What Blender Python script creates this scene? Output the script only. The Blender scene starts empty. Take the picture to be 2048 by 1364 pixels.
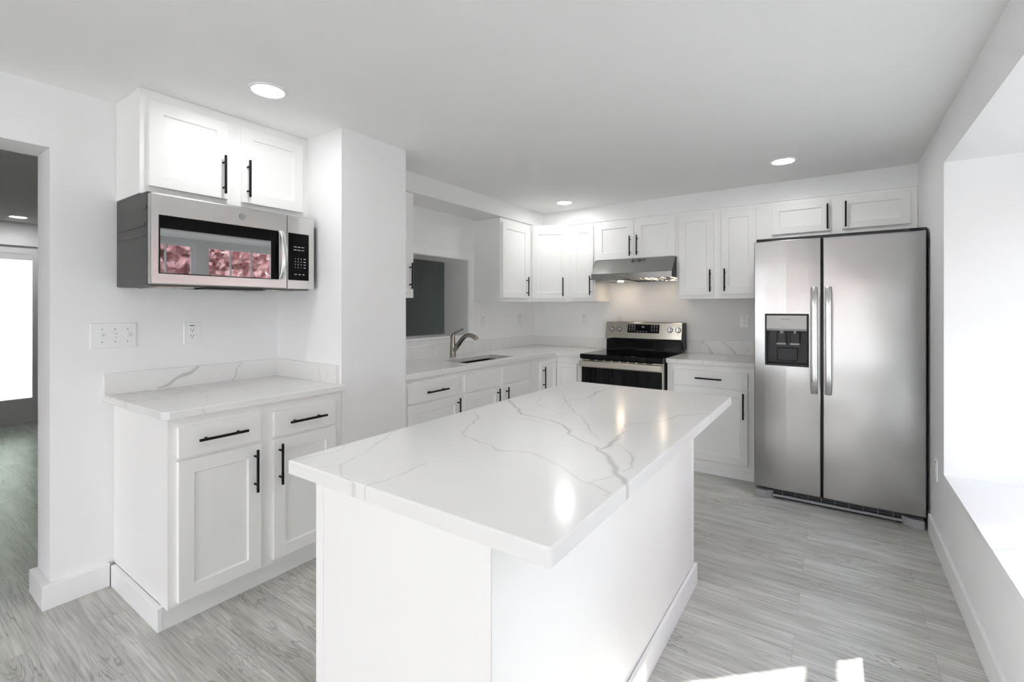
import bpy, bmesh, math, random
from mathutils import Vector, Matrix
random.seed(7)
C = bpy.context.scene.collection
scn = bpy.context.scene

# ------------------------------------------------------------------ camera
H = 1.335
cam_d = bpy.data.cameras.new('camera'); cam = bpy.data.objects.new('camera', cam_d); C.objects.link(cam)
cam.location = (0, 0, H)
cam.rotation_euler = (math.pi / 2, 0, 0.6074)
cam_d.sensor_width = 36.0
cam_d.lens = 36.0 * 934.0 / 2048.0
cam_d.shift_x = 0.0
cam_d.shift_y = -(682.0 - 616.5) / 2048.0
cam_d.clip_start = 0.05
scn.camera = cam
scn.view_settings.view_transform = 'Standard'
scn.view_settings.look = 'None'
scn.view_settings.gamma = 1.0
scn.view_settings.use_curve_mapping = False
scn.view_settings.exposure = 2.58
scn.cycles.max_bounces = 16
scn.cycles.diffuse_bounces = 14
scn.cycles.glossy_bounces = 6
scn.cycles.transmission_bounces = 8
scn.cycles.transparent_max_bounces = 12
scn.cycles.sample_clamp_indirect = 8.0
scn.cycles.caustics_reflective = False
scn.cycles.caustics_refractive = False

# ------------------------------------------------------------------ sky and sun
world = bpy.data.worlds.new('sky'); scn.world = world; world.use_nodes = True
wn = world.node_tree.nodes; wl = world.node_tree.links
for n in list(wn): wn.remove(n)
wo = wn.new('ShaderNodeOutputWorld'); wb = wn.new('ShaderNodeBackground')
wtc = wn.new('ShaderNodeTexCoord'); wsep = wn.new('ShaderNodeSeparateXYZ'); wr = wn.new('ShaderNodeValToRGB')
wl.new(wtc.outputs['Generated'], wsep.inputs[0]); wl.new(wsep.outputs['Z'], wr.inputs[0])
wr.color_ramp.elements[0].position = 0.0; wr.color_ramp.elements[0].color = (0.91, 0.955, 1.0, 1)
wr.color_ramp.elements[1].position = 0.6; wr.color_ramp.elements[1].color = (0.74, 0.87, 1.0, 1)
wl.new(wr.outputs[0], wb.inputs['Color']); wb.inputs['Strength'].default_value = 3.0
wl.new(wb.outputs[0], wo.inputs[0])

sun_d = bpy.data.lights.new('sun', 'SUN'); sun_d.energy = 5.0; sun_d.angle = 0.009; sun_d.color = (1.0, 0.97, 0.92)
sun = bpy.data.objects.new('sun', sun_d); C.objects.link(sun)
SUND = Vector((-1.0, -0.96, -1.21)).normalized()
sun.rotation_euler = SUND.to_track_quat('-Z', 'Y').to_euler(); sun.location = (8, 8, 9)

# daylight enters by the openings: portals guide the sky light (no light of their own)
def portal(name, loc, rot, sx, sy):
    d = bpy.data.lights.new(name, 'AREA'); d.shape = 'RECTANGLE'; d.size = sx; d.size_y = sy
    d.cycles.is_portal = True
    o = bpy.data.objects.new(name, d); C.objects.link(o); o.location = loc; o.rotation_euler = rot
PI = math.pi
portal('portal_bay', (1.09, 1.95, 1.28), (0, PI / 2, 0), 1.7, 2.8)
portal('portal_back', (-1.1, -4.64, 1.03), (PI / 2, 0, 0), 3.0, 2.0)

# ------------------------------------------------------------------ materials
MATS = {}
def nodes(m):
    nt = m.node_tree; return nt.nodes, nt.links, nt.nodes['Principled BSDF']
def mat(name, col, rough=0.5, metal=0.0, spec=None, emit=None, estr=0.0, bump=0.0, bscale=200.0, coat=0.0):
    m = bpy.data.materials.new(name); m.use_nodes = True
    N, L, b = nodes(m)
    b.inputs['Base Color'].default_value = (*col, 1); b.inputs['Roughness'].default_value = rough
    b.inputs['Metallic'].default_value = metal
    if spec is not None: b.inputs['Specular IOR Level'].default_value = spec
    if coat: b.inputs['Coat Weight'].default_value = coat; b.inputs['Coat Roughness'].default_value = 0.05
    if emit: b.inputs['Emission Color'].default_value = (*emit, 1); b.inputs['Emission Strength'].default_value = estr
    # every material keeps a small procedural irregularity of its finish
    tc = N.new('ShaderNodeTexCoord'); nz = N.new('ShaderNodeTexNoise'); nz.inputs['Scale'].default_value = bscale
    L.new(tc.outputs['Object'], nz.inputs['Vector'])
    if bump:
        bp = N.new('ShaderNodeBump'); bp.inputs['Strength'].default_value = bump; bp.inputs['Distance'].default_value = 0.002
        L.new(nz.outputs['Fac'], bp.inputs['Height']); L.new(bp.outputs[0], b.inputs['Normal'])
    else:
        mr = N.new('ShaderNodeMapRange'); mr.inputs['To Min'].default_value = max(0, rough - 0.02); mr.inputs['To Max'].default_value = min(1, rough + 0.02)
        L.new(nz.outputs['Fac'], mr.inputs['Value']); L.new(mr.outputs[0], b.inputs['Roughness'])
    MATS[name] = m
    return m

def noisy(name, c1, c2, scale, rough=0.9):
    m = bpy.data.materials.new(name); m.use_nodes = True; N, L, b = nodes(m)
    tc = N.new('ShaderNodeTexCoord'); nz = N.new('ShaderNodeTexNoise'); nz.inputs['Scale'].default_value = scale; nz.inputs['Detail'].default_value = 5
    L.new(tc.outputs['Object'], nz.inputs['Vector']); cr = N.new('ShaderNodeValToRGB')
    cr.color_ramp.elements[0].position = 0.35; cr.color_ramp.elements[0].color = (*c1, 1); cr.color_ramp.elements[1].position = 0.65; cr.color_ramp.elements[1].color = (*c2, 1)
    L.new(nz.outputs['Fac'], cr.inputs[0]); L.new(cr.outputs[0], b.inputs['Base Color']); b.inputs['Roughness'].default_value = rough
    return m
wall_m = mat('wall_paint', (0.868, 0.870, 0.872), 0.75, bump=0.12, bscale=260, spec=0.3)
ceil_m = mat('ceiling_paint', (0.875, 0.875, 0.872), 0.8, bump=0.05, bscale=300, spec=0.2)
trim_m = mat('trim_paint', (0.885, 0.888, 0.89), 0.4)
cab_m = mat('cabinet_paint', (0.885, 0.885, 0.872), 0.33, bscale=60)
black_m = mat('matte_black_metal', (0.006, 0.006, 0.006), 0.5, spec=0.2)
plate_m = mat('white_plastic', (0.84, 0.85, 0.85), 0.3)
dark_m = mat('slot_dark', (0.02, 0.02, 0.02), 0.6)
slate_m = mat('slate_wall', (0.042, 0.046, 0.042), 0.7, bump=0.05, bscale=250)
glossblack_m = mat('black_glass', (0.003, 0.003, 0.004), 0.05, spec=0.2)
blackpl_m = mat('black_plastic', (0.010, 0.011, 0.012), 0.3, spec=0.25)
greypl_m = mat('grey_plastic', (0.32, 0.32, 0.33), 0.45)
midgrey_m = mat('painted_grey_case', (0.055, 0.053, 0.053), 0.42, bump=0.15, bscale=500)
fridgecase_m = mat('fridge_case', (0.015, 0.015, 0.016), 0.45, bump=0.2, bscale=600)
mark_m = mat('white_print', (0.8, 0.8, 0.8), 0.5)
darkprint_m = mat('dark_print', (0.05, 0.05, 0.055), 0.5)
chrome_m = mat('chrome', (0.75, 0.75, 0.75), 0.08, metal=1.0)
nickel_m = mat('brushed_nickel', (0.36, 0.33, 0.29), 0.22, metal=1.0, bscale=900)
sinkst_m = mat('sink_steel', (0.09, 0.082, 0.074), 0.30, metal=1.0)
dullblack_m = mat('black_glass_surround', (0.003, 0.003, 0.003), 0.18, spec=0.12)
mirrorblack_m = mat('mirror_dark_glass', (0.006, 0.007, 0.008), 0.02, spec=1.0); MATS['mirror_dark_glass'].node_tree.nodes['Principled BSDF'].inputs['IOR'].default_value = 2.5
lens_m = mat('light_lens', (0.9, 0.9, 0.9), 0.5, emit=(1.0, 0.995, 0.99), estr=14.0)
warm_m = mat('hood_lamp_lens', (0.9, 0.85, 0.7), 0.5, emit=(1.0, 0.80, 0.58), estr=11.0)
bark_m = mat('bark', (0.10, 0.08, 0.06), 0.9, bump=0.6, bscale=20)
redleaf_m = noisy('red_leaves', (0.50, 0.17, 0.18), (0.72, 0.50, 0.48), 9.0, 0.5)
greenleaf_m = mat('green_leaves', (0.13, 0.20, 0.06), 0.6)

def steel(name, col, rough, axis='X', scale=1.0, aniso=0.0, wave=0.0):
    m = bpy.data.materials.new(name); m.use_nodes = True; N, L, b = nodes(m)
    b.inputs['Metallic'].default_value = 1.0
    b.inputs['Base Color'].default_value = (*col, 1)
    tc = N.new('ShaderNodeTexCoord'); mp = N.new('ShaderNodeMapping')
    sc = {'X': (3, 3, 260), 'Z': (260, 260, 3)}[axis]
    mp.inputs['Scale'].default_value = sc
    nz = N.new('ShaderNodeTexNoise'); nz.inputs['Scale'].default_value = scale; nz.inputs['Detail'].default_value = 2
    L.new(tc.outputs['Object'], mp.inputs[0]); L.new(mp.outputs[0], nz.inputs['Vector'])
    mr = N.new('ShaderNodeMapRange'); mr.inputs['To Min'].default_value = rough - 0.006; mr.inputs['To Max'].default_value = rough + 0.006
    L.new(nz.outputs['Fac'], mr.inputs['Value']); L.new(mr.outputs[0], b.inputs['Roughness'])
    bp = N.new('ShaderNodeBump'); bp.inputs['Strength'].default_value = 0.0015; bp.inputs['Distance'].default_value = 0.001
    L.new(nz.outputs['Fac'], bp.inputs['Height'])
    if wave:   # gentle waviness of thin sheet metal
        n2 = N.new('ShaderNodeTexNoise'); n2.inputs['Scale'].default_value = 2.2; n2.inputs['Detail'].default_value = 0.5
        L.new(tc.outputs['Object'], n2.inputs['Vector'])
        b2 = N.new('ShaderNodeBump'); b2.inputs['Strength'].default_value = wave; b2.inputs['Distance'].default_value = 0.05
        L.new(n2.outputs['Fac'], b2.inputs['Height'])
        L.new(b2.outputs[0], b.inputs['Normal'])
    else:
        L.new(bp.outputs[0], b.inputs['Normal'])
    MATS[name] = m; return m
steel_m = steel('stainless_steel', (0.66, 0.655, 0.64), 0.24, 'X', wave=0.2)
fridge_m = steel('fridge_steel', (0.37, 0.367, 0.36), 0.27, 'X', wave=0.35)
rangest_m = steel('range_steel', (0.52, 0.495, 0.44), 0.20, 'X')
hoodst_m = steel('hood_steel', (0.40, 0.40, 0.385), 0.16, 'X')
fridgehandle_m = steel('handle_steel', (0.72, 0.72, 0.71), 0.26, 'Z')

def glass(name, tint=(0.98, 0.985, 0.985), refl=0.9):
    m = bpy.data.materials.new(name); m.use_nodes = True; N = m.node_tree.nodes; L = m.node_tree.links
    for n in list(N): N.remove(n)
    o = N.new('ShaderNodeOutputMaterial'); mx = N.new('ShaderNodeMixShader'); t = N.new('ShaderNodeBsdfTransparent')
    g = N.new('ShaderNodeBsdfGlossy'); g.inputs['Roughness'].default_value = 0.02
    lw = N.new('ShaderNodeLayerWeight'); lw.inputs['Blend'].default_value = 0.5
    p5 = N.new('ShaderNodeMath'); p5.operation = 'POWER'; p5.inputs[1].default_value = 5.0; L.new(lw.outputs['Facing'], p5.inputs[0])
    f = N.new('ShaderNodeMath'); f.operation = 'MULTIPLY_ADD'; f.inputs[1].default_value = 0.9; f.inputs[2].default_value = 0.04; L.new(p5.outputs[0], f.inputs[0])
    t.inputs[0].default_value = (*tint, 1); g.inputs[0].default_value = (refl, refl, refl, 1)
    L.new(f.outputs[0], mx.inputs[0]); L.new(t.outputs[0], mx.inputs[1]); L.new(g.outputs[0], mx.inputs[2]); L.new(mx.outputs[0], o.inputs[0])
    return m
glass_m = glass('window_glass')
bayglass_m = glass('dimming_window_glass', (0.66, 0.67, 0.675))  # darker copy of the window glass, tint added to dim bay daylight
def frosted():
    m = bpy.data.materials.new('obscure_glass'); m.use_nodes = True; N, L, b = nodes(m)
    b.inputs['Base Color'].default_value = (0.66, 0.70, 0.60, 1)
    b.inputs['Transmission Weight'].default_value = 1.0; b.inputs['Roughness'].default_value = 0.35; b.inputs['IOR'].default_value = 1.3
    tc = N.new('ShaderNodeTexCoord'); nz = N.new('ShaderNodeTexNoise'); nz.inputs['Scale'].default_value = 60
    bp = N.new('ShaderNodeBump'); bp.inputs['Strength'].default_value = 0.5
    L.new(tc.outputs['Object'], nz.inputs['Vector']); L.new(nz.outputs['Fac'], bp.inputs['Height']); L.new(bp.outputs[0], b.inputs['Normal'])
    return m
frost_m = frosted()

def quartz(name, procedural=True, rough=0.15):
    m = bpy.data.materials.new(name); m.use_nodes = True; N, L, b = nodes(m)
    b.inputs['Roughness'].default_value = rough; b.inputs['Specular IOR Level'].default_value = 0.32
    tc = N.new('ShaderNodeTexCoord')
    base = N.new('ShaderNodeMix'); base.data_type = 'RGBA'
    cl = N.new('ShaderNodeTexNoise'); cl.inputs['Scale'].default_value = 3.0
    L.new(tc.outputs['Object'], cl.inputs['Vector']); L.new(cl.outputs['Fac'], base.inputs[0])
    base.inputs[6].default_value = (0.79, 0.79, 0.775, 1); base.inputs[7].default_value = (0.84, 0.84, 0.83, 1)
    mx = N.new('ShaderNodeMix'); mx.data_type = 'RGBA'
    mx.inputs[7].default_value = (0.55, 0.545, 0.53, 1)
    L.new(base.outputs[2], mx.inputs[6])
    if procedural:
        nz = N.new('ShaderNodeTexNoise'); nz.inputs['Scale'].default_value = 1.7; nz.inputs['Detail'].default_value = 3; nz.inputs['Distortion'].default_value = 0.6
        L.new(tc.outputs['Object'], nz.inputs['Vector'])
        s = N.new('ShaderNodeMath'); s.operation = 'SUBTRACT'; s.inputs[1].default_value = 0.52; L.new(nz.outputs['Fac'], s.inputs[0])
        a = N.new('ShaderNodeMath'); a.operation = 'ABSOLUTE'; L.new(s.outputs[0], a.inputs[0])
        mr = N.new('ShaderNodeMapRange'); mr.inputs['From Min'].default_value = 0.0; mr.inputs['From Max'].default_value = 0.005
        mr.inputs['To Min'].default_value = 0.45; mr.inputs['To Max'].default_value = 0.0
        L.new(a.outputs[0], mr.inputs['Value']); fac = mr.outputs[0]
    else:
        at = N.new('ShaderNodeAttribute'); at.attribute_name = 'vein'
        mul = N.new('ShaderNodeMath'); mul.operation = 'MULTIPLY'; mul.inputs[1].default_value = 0.85
        L.new(at.outputs['Fac'], mul.inputs[0]); fac = mul.outputs[0]
    L.new(fac, mx.inputs[0]); L.new(mx.outputs[2], b.inputs['Base Color'])
    return m
quartz_m = quartz('veined_quartz'); quartzv_m = quartz('veined_quartz_traced', False)

def plank_floor():
    m = bpy.data.materials.new('vinyl_planks'); m.use_nodes = True; N, L, b = nodes(m)
    tc = N.new('ShaderNodeTexCoord')
    br = N.new('ShaderNodeTexBrick'); br.offset = 0.37; br.inputs['Scale'].default_value = 1.0
    br.inputs['Brick Width'].default_value = 1.22; br.inputs['Row Height'].default_value = 0.18
    br.inputs['Mortar Size'].default_value = 0.0008; br.inputs['Mortar Smooth'].default_value = 0.1; br.inputs['Bias'].default_value = 0.0
    br.inputs['Color1'].default_value = (0, 0, 0, 1); br.inputs['Color2'].default_value = (1, 1, 1, 1); br.inputs['Mortar'].default_value = (0.5, 0.5, 0.5, 1)
    L.new(tc.outputs['Object'], br.inputs['Vector'])
    # each plank shifts the grain
    cmb = N.new('ShaderNodeVectorMath'); cmb.operation = 'MULTIPLY_ADD'
    L.new(br.outputs['Color'], cmb.inputs[0]); cmb.inputs[1].default_value = (7.3, 3.1, 5.7); L.new(tc.outputs['Object'], cmb.inputs[2])
    mp = N.new('ShaderNodeMapping'); mp.inputs['Scale'].default_value = (0.9, 7.5, 1); L.new(cmb.outputs[0], mp.inputs[0])
    n1 = N.new('ShaderNodeTexNoise'); n1.inputs['Scale'].default_value = 1.6; n1.inputs['Detail'].default_value = 3.5; n1.inputs['Roughness'].default_value = 0.5; n1.inputs['Distortion'].default_value = 0.9
    L.new(mp.outputs[0], n1.inputs['Vector'])
    sn = N.new('ShaderNodeMath'); sn.operation = 'MULTIPLY'; sn.inputs[1].default_value = 95.0; L.new(n1.outputs['Fac'], sn.inputs[0])
    si = N.new('ShaderNodeMath'); si.operation = 'SINE'; L.new(sn.outputs[0], si.inputs[0])
    ring = N.new('ShaderNodeMapRange'); ring.inputs['From Min'].default_value = 0.55; ring.inputs['From Max'].default_value = 1.0; L.new(si.outputs[0], ring.inputs['Value'])
    mp2 = N.new('ShaderNodeMapping'); mp2.inputs['Scale'].default_value = (5.0, 110, 1); L.new(cmb.outputs[0], mp2.inputs[0])
    n2 = N.new('ShaderNodeTexNoise'); n2.inputs['Scale'].default_value = 1.0; n2.inputs['Detail'].default_value = 4; L.new(mp2.outputs[0], n2.inputs['Vector'])
    mp3 = N.new('ShaderNodeMapping'); mp3.inputs['Scale'].default_value = (1.3, 9, 1); L.new(cmb.outputs[0], mp3.inputs[0])
    n3 = N.new('ShaderNodeTexNoise'); n3.inputs['Scale'].default_value = 1.7; n3.inputs['Detail'].default_value = 3; L.new(mp3.outputs[0], n3.inputs['Vector'])
    cr = N.new('ShaderNodeValToRGB')
    cr.color_ramp.elements[0].position = 0.30; cr.color_ramp.elements[0].color = (0.45, 0.443, 0.415, 1)
    cr.color_ramp.elements[1].position = 0.72; cr.color_ramp.elements[1].color = (0.63, 0.625, 0.595, 1)
    L.new(n3.outputs['Fac'], cr.inputs[0])
    # ring lines darken where broad noise allows
    rm = N.new('ShaderNodeMath'); rm.operation = 'MULTIPLY'; L.new(ring.outputs[0], rm.inputs[0])
    rmask = N.new('ShaderNodeMapRange'); rmask.inputs['From Min'].default_value = 0.45; rmask.inputs['From Max'].default_value = 0.65; rmask.inputs['To Max'].default_value = 0.75
    nm = N.new('ShaderNodeTexNoise'); nm.inputs['Scale'].default_value = 2.3; L.new(cmb.outputs[0], nm.inputs['Vector']); L.new(nm.outputs['Fac'], rmask.inputs['Value'])
    L.new(rmask.outputs[0], rm.inputs[1])
    m1 = N.new('ShaderNodeMix'); m1.data_type = 'RGBA'; L.new(rm.outputs[0], m1.inputs[0]); L.new(cr.outputs[0], m1.inputs[6]); m1.inputs[7].default_value = (0.24, 0.23, 0.21, 1)
    fine = N.new('ShaderNodeMapRange'); fine.inputs['From Min'].default_value = 0.3; fine.inputs['From Max'].default_value = 0.7; fine.inputs['To Min'].default_value = 0.74; fine.inputs['To Max'].default_value = 1.17
    L.new(n2.outputs['Fac'], fine.inputs['Value'])
    m2 = N.new('ShaderNodeVectorMath'); m2.operation = 'SCALE'; L.new(m1.outputs[2], m2.inputs[0]); L.new(fine.outputs[0], m2.inputs['Scale'])
    tone = N.new('ShaderNodeMapRange'); tone.inputs['To Min'].default_value = 0.96; tone.inputs['To Max'].default_value = 1.04
    sp = N.new('ShaderNodeSeparateColor'); L.new(br.outputs['Color'], sp.inputs[0]); L.new(sp.outputs[0], tone.inputs['Value'])
    m3 = N.new('ShaderNodeVectorMath'); m3.operation = 'SCALE'; L.new(m2.outputs[0], m3.inputs[0]); L.new(tone.outputs[0], m3.inputs['Scale'])
    m4 = N.new('ShaderNodeMix'); m4.data_type = 'RGBA'; L.new(br.outputs['Fac'], m4.inputs[0]); L.new(m3.outputs[0], m4.inputs[6]); m4.inputs[7].default_value = (0.33, 0.32, 0.30, 1)
    L.new(m4.outputs[2], b.inputs['Base Color'])
    b.inputs['Roughness'].default_value = 0.38
    bp = N.new('ShaderNodeBump'); bp.inputs['Strength'].default_value = 0.12; bp.inputs['Distance'].default_value = 0.001
    L.new(n2.outputs['Fac'], bp.inputs['Height']); L.new(bp.outputs[0], b.inputs['Normal'])
    return m
floor_m = plank_floor()
grass_m = noisy('lawn', (0.25, 0.24, 0.21), (0.36, 0.345, 0.31), 3.0)
patio_m = noisy('concrete', (0.55, 0.54, 0.52), (0.65, 0.64, 0.62), 4.0)

# ------------------------------------------------------------------ helpers
class Frame:
    """maps (a along, z up, d outward) onto the world for one wall direction"""
    def __init__(s, o, u, n): s.o = Vector(o); s.u = Vector(u).normalized(); s.n = Vector(n).normalized()
    def __call__(s, a, z, d=0.0): return s.o + s.u * a + s.n * d + Vector((0, 0, z))
def LF(x): return Frame((x, 0, 0), (0, 1, 0), (1, 0, 0))     # faces +X, a = Y
def BF(y): return Frame((0, y, 0), (1, 0, 0), (0, -1, 0))    # faces -Y, a = X
WF = Frame((0, 0, 0), (1, 0, 0), (0, 1, 0))                  # a = X, d = Y (world)

def box(bm, F, a0, a1, z0, z1, d0, d1, bev=0.0, seg=1):
    vs = [bm.verts.new(F(a, z, d)) for a in (a0, a1) for z in (z0, z1) for d in (d0, d1)]
    idx = [(0, 1, 3, 2), (4, 6, 7, 5), (0, 4, 5, 1), (2, 3, 7, 6), (0, 2, 6, 4), (1, 5, 7, 3)]
    fs = [bm.faces.new([vs[i] for i in f]) for f in idx]
    if bev:
        es = list({e for f in fs for e in f.edges})
        bmesh.ops.bevel(bm, geom=es, offset=bev, segments=seg, affect='EDGES', profile=0.5)
def poly_prism(bm, pts, z0, z1):
    lo = [bm.verts.new((x, y, z0)) for x, y in pts]; hi = [bm.verts.new((x, y, z1)) for x, y in pts]
    n = len(pts); bm.faces.new(lo[::-1]); bm.faces.new(hi)
    for i in range(n): bm.faces.new([lo[i], lo[(i + 1) % n], hi[(i + 1) % n], hi[i]])
def extr(bm, F, prof, a0, a1):
    """profile of (z, d) points swept along a"""
    A = [bm.verts.new(F(a0, z, d)) for z, d in prof]; B = [bm.verts.new(F(a1, z, d)) for z, d in prof]
    n = len(prof); bm.faces.new(A); bm.faces.new(B[::-1])
    for i in range(n): bm.faces.new([A[i], B[i], B[(i + 1) % n], A[(i + 1) % n]])
def tube(bm, pts, rads, n=16, cap=True, flat=None):
    pts = [Vector(p) for p in pts]; rings = []
    if not hasattr(rads, '__len__'): rads = [rads] * len(pts)
    up = Vector((0, 0, 1))
    t0 = (pts[1] - pts[0]).normalized()
    x = t0.cross(up) if abs(t0.dot(up)) < 0.95 else t0.cross(Vector((1, 0, 0)))
    x.normalize()
    for i, p in enumerate(pts):
        t = (pts[min(i + 1, len(pts) - 1)] - pts[max(i - 1, 0)]).normalized()
        x = (x - t * x.dot(t)).normalized(); y = t.cross(x)
        r = rads[i]; rx, ry = (r if hasattr(r, '__len__') else (r, r))
        rings.append([bm.verts.new(p + x * (rx * math.cos(2 * PI * k / n)) + y * (ry * math.sin(2 * PI * k / n))) for k in range(n)])
    for a, b in zip(rings, rings[1:]):
        for k in range(n): bm.faces.new([a[k], a[(k + 1) % n], b[(k + 1) % n], b[k]])
    if cap: bm.faces.new(rings[0][::-1]); bm.faces.new(rings[-1])
def disc(bm, c, r, h, axis=(0, 0, 1), n=32, r2=None):
    c = Vector(c); ax = Vector(axis).normalized()
    tube(bm, [c, c + ax * h], [r, r if r2 is None else r2], n)
def grid_solid(bm, P, us, vs, mask, w0, w1):
    """P(u, v, w) -> point; solid over grid cells where mask(cu, cv) is true"""
    top = {}; bot = {}
    def tv(i, j):
        if (i, j) not in top: top[(i, j)] = bm.verts.new(P(us[i], vs[j], w1)); bot[(i, j)] = bm.verts.new(P(us[i], vs[j], w0))
        return top[(i, j)], bot[(i, j)]
    nu, nv = len(us) - 1, len(vs) - 1
    M = [[mask((us[i] + us[i + 1]) / 2, (vs[j] + vs[j + 1]) / 2) for j in range(nv)] for i in range(nu)]
    for i in range(nu):
        for j in range(nv):
            if not M[i][j]: continue
            c = [(i, j), (i + 1, j), (i + 1, j + 1), (i, j + 1)]
            tb = [tv(*q) for q in c]
            bm.faces.new([t for t, _ in tb]); bm.faces.new([b for _, b in tb][::-1])
            for (di, dj), (p, q) in (((0, -1), (0, 1)), ((1, 0), (1, 2)), ((0, 1), (2, 3)), ((-1, 0), (3, 0))):
                ii, jj = i + di, j + dj
                if 0 <= ii < nu and 0 <= jj < nv and M[ii][jj]: continue
                bm.faces.new([tb[p][0], tb[p][1], tb[q][1], tb[q][0]])
def lin(a, b, step):
    n = max(1, int(round((b - a) / step))); return [a + (b - a) * i / n for i in range(n + 1)]

def wloc(o):
    return o.location.copy() if o.parent is None else wloc(o.parent) + o.location
def obj(name, bm, m, parent=None, smooth=False, bevel=0.0, label=None, seg=2):
    """one mesh object; mesh is given in world coordinates"""
    off = wloc(parent) if parent else Vector((0, 0, 0))
    if parent is None and bm.verts:
        xs = [v.co.x for v in bm.verts]; ys = [v.co.y for v in bm.verts]; zs = [v.co.z for v in bm.verts]
        off = Vector(((min(xs) + max(xs)) / 2, (min(ys) + max(ys)) / 2, min(zs)))
    bmesh.ops.recalc_face_normals(bm, faces=bm.faces)
    for v in bm.verts: v.co -= off
    me = bpy.data.meshes.new(name); bm.to_mesh(me); bm.free()
    if isinstance(m, (list, tuple)):
        for q in m: me.materials.append(q)
    else: me.materials.append(m)
    if smooth:
        for p in me.polygons: p.use_smooth = True
    o = bpy.data.objects.new(name, me); C.objects.link(o)
    if parent: o.parent = parent
    else: o.location = off
    if bevel:
        b = o.modifiers.new('bevel', 'BEVEL'); b.width = bevel; b.segments = seg; b.limit_method = 'ANGLE'; b.angle_limit = 0.6
        b.harden_normals = False
    if smooth:
        try:
            me.set_sharp_from_angle(angle=0.7)
        except Exception: pass
    if label: o['label'] = label
    return o
def tag(o, label, cat, group=None, kind=None):
    if label: o['label'] = label
    if cat: o['category'] = cat
    if group: o['group'] = group
    if kind: o['kind'] = kind
    return o
def thing(name, label, cat, loc, group=None):
    o = bpy.data.objects.new(name, None); C.objects.link(o); o.location = loc; o.empty_display_size = 0.1
    return tag(o, label, cat, group)
def struct(name, bm, m, label=None, **k):
    o = obj(name, bm, m, None, **k); o['kind'] = 'structure'
    if label: o['label'] = label
    return o
def dup(root, dloc, label, group=None):
    r = root.copy(); C.objects.link(r); r.location = dloc; r['label'] = label
    if group: r['group'] = group
    for ch in list(root.children):
        c = ch.copy(); C.objects.link(c); c.parent = r
        for g in list(ch.children):
            d = g.copy(); C.objects.link(d); d.parent = c
    return r
def text(name, body, F, a, z, d, size, m, parent, label=None, align='CENTER'):
    """flat raised lettering on the surface of frame F"""
    cu = bpy.data.curves.new(name, 'FONT'); cu.body = body; cu.size = size; cu.extrude = 0.0002; cu.align_x = align; cu.align_y = 'CENTER'; cu.resolution_u = 3
    t = bpy.data.objects.new(name, cu); C.objects.link(t)
    dg = bpy.context.evaluated_depsgraph_get(); me = bpy.data.meshes.new_from_object(t.evaluated_get(dg))
    bpy.data.objects.remove(t)
    R = Matrix((F.u, Vector((0, 0, 1)), F.n)).transposed().to_4x4()
    me.transform(R); p = F(a, z, d) - wloc(parent)
    me.transform(Matrix.Translation(p)); me.materials.clear(); me.materials.append(m)
    o = bpy.data.objects.new(name, me); C.objects.link(o); o.parent = parent
    if label: o['label'] = label
    return o

# ------------------------------------------------------------------ cabinet kit
def shaker(bm, F, a0, a1, z0, z1, d0, t=0.020, w=0.057, rec=0.009):
    """five-piece door: back, sides, frame, small slope and recessed panel"""
    c = 0.0012
    def ring(i, d): return [bm.verts.new(F(a0 + i, z0 + i, d)), bm.verts.new(F(a1 - i, z0 + i, d)), bm.verts.new(F(a1 - i, z1 - i, d)), bm.verts.new(F(a0 + i, z1 - i, d))]
    R = [ring(0, d0), ring(0, d0 + t - c), ring(c, d0 + t), ring(w, d0 + t), ring(w + 0.004, d0 + t - rec), ring(w + 0.005, d0 + t - rec)]
    bm.faces.new(R[0][::-1])
    for A, B in zip(R, R[1:]):
        for k in range(4): bm.faces.new([A[k], A[(k + 1) % 4], B[(k + 1) % 4], B[k]])
    bm.faces.new(R[-1])
def slab_front(bm, F, a0, a1, z0, z1, d0, t=0.020):
    box(bm, F, a0, a1, z0, z1, d0, d0 + t, bev=0.0015)
def pull(F, d, parent, a=None, z=None, L=0.19, vertical=True, c=None):
    """black bar pull: a bar on two posts"""
    ca, cz = c; bm = bmesh.new(); r = 0.006; so = 0.030
    if vertical: P = lambda t, dd: F(ca, cz + t, dd)
    else: P = lambda t, dd: F(ca + t, cz, dd)
    tube(bm, [P(-L / 2, d + so), P(L / 2, d + so)], r, 14)
    for s in (-1, 1): tube(bm, [P(s * L * 0.33, d), P(s * L * 0.33, d + so)], 0.0048, 10)
    return obj('handle', bm, black_m, parent, smooth=True)
def door(F, a0, a1, z0, z1, parent, name='door', handle=None, d0=0.0, vertical=True, L=0.19, w=0.057, slab=False, label=None):
    bm = bmesh.new()
    if slab: slab_front(bm, F, a0, a1, z0, z1, d0)
    else: shaker(bm, F, a0, a1, z0, z1, d0, w=w)
    o = obj(name, bm, cab_m, parent, label=label)
    if handle: pull(F, d0 + 0.020, o, c=handle, vertical=vertical, L=L)
    return o

# ================================================================== THE SETTING
XW, YB, XR, CZ = -2.895, 4.633, 0.462, 2.335
YN = -4.50                                   # wall behind the photographer
bm = bmesh.new(); box(bm, WF, -8.0, 1.3, -0.12, 0.0, YN - 0.2, 5.2); struct('floor', bm, floor_m)
bm = bmesh.new(); box(bm, WF, -8.0, 0.65, CZ, CZ + 0.25, YN - 0.2, 5.2); struct('ceiling', bm, ceil_m)
def wallbox(name, boxes, m=wall_m):
    bm = bmesh.new()
    for b in boxes: box(bm, WF, *b)
    return struct(name, bm, m)
# back wall
wallbox('wall_back', [(XW - 0.305, 0.65, 0, CZ, YB, YB + 0.2)])
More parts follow.
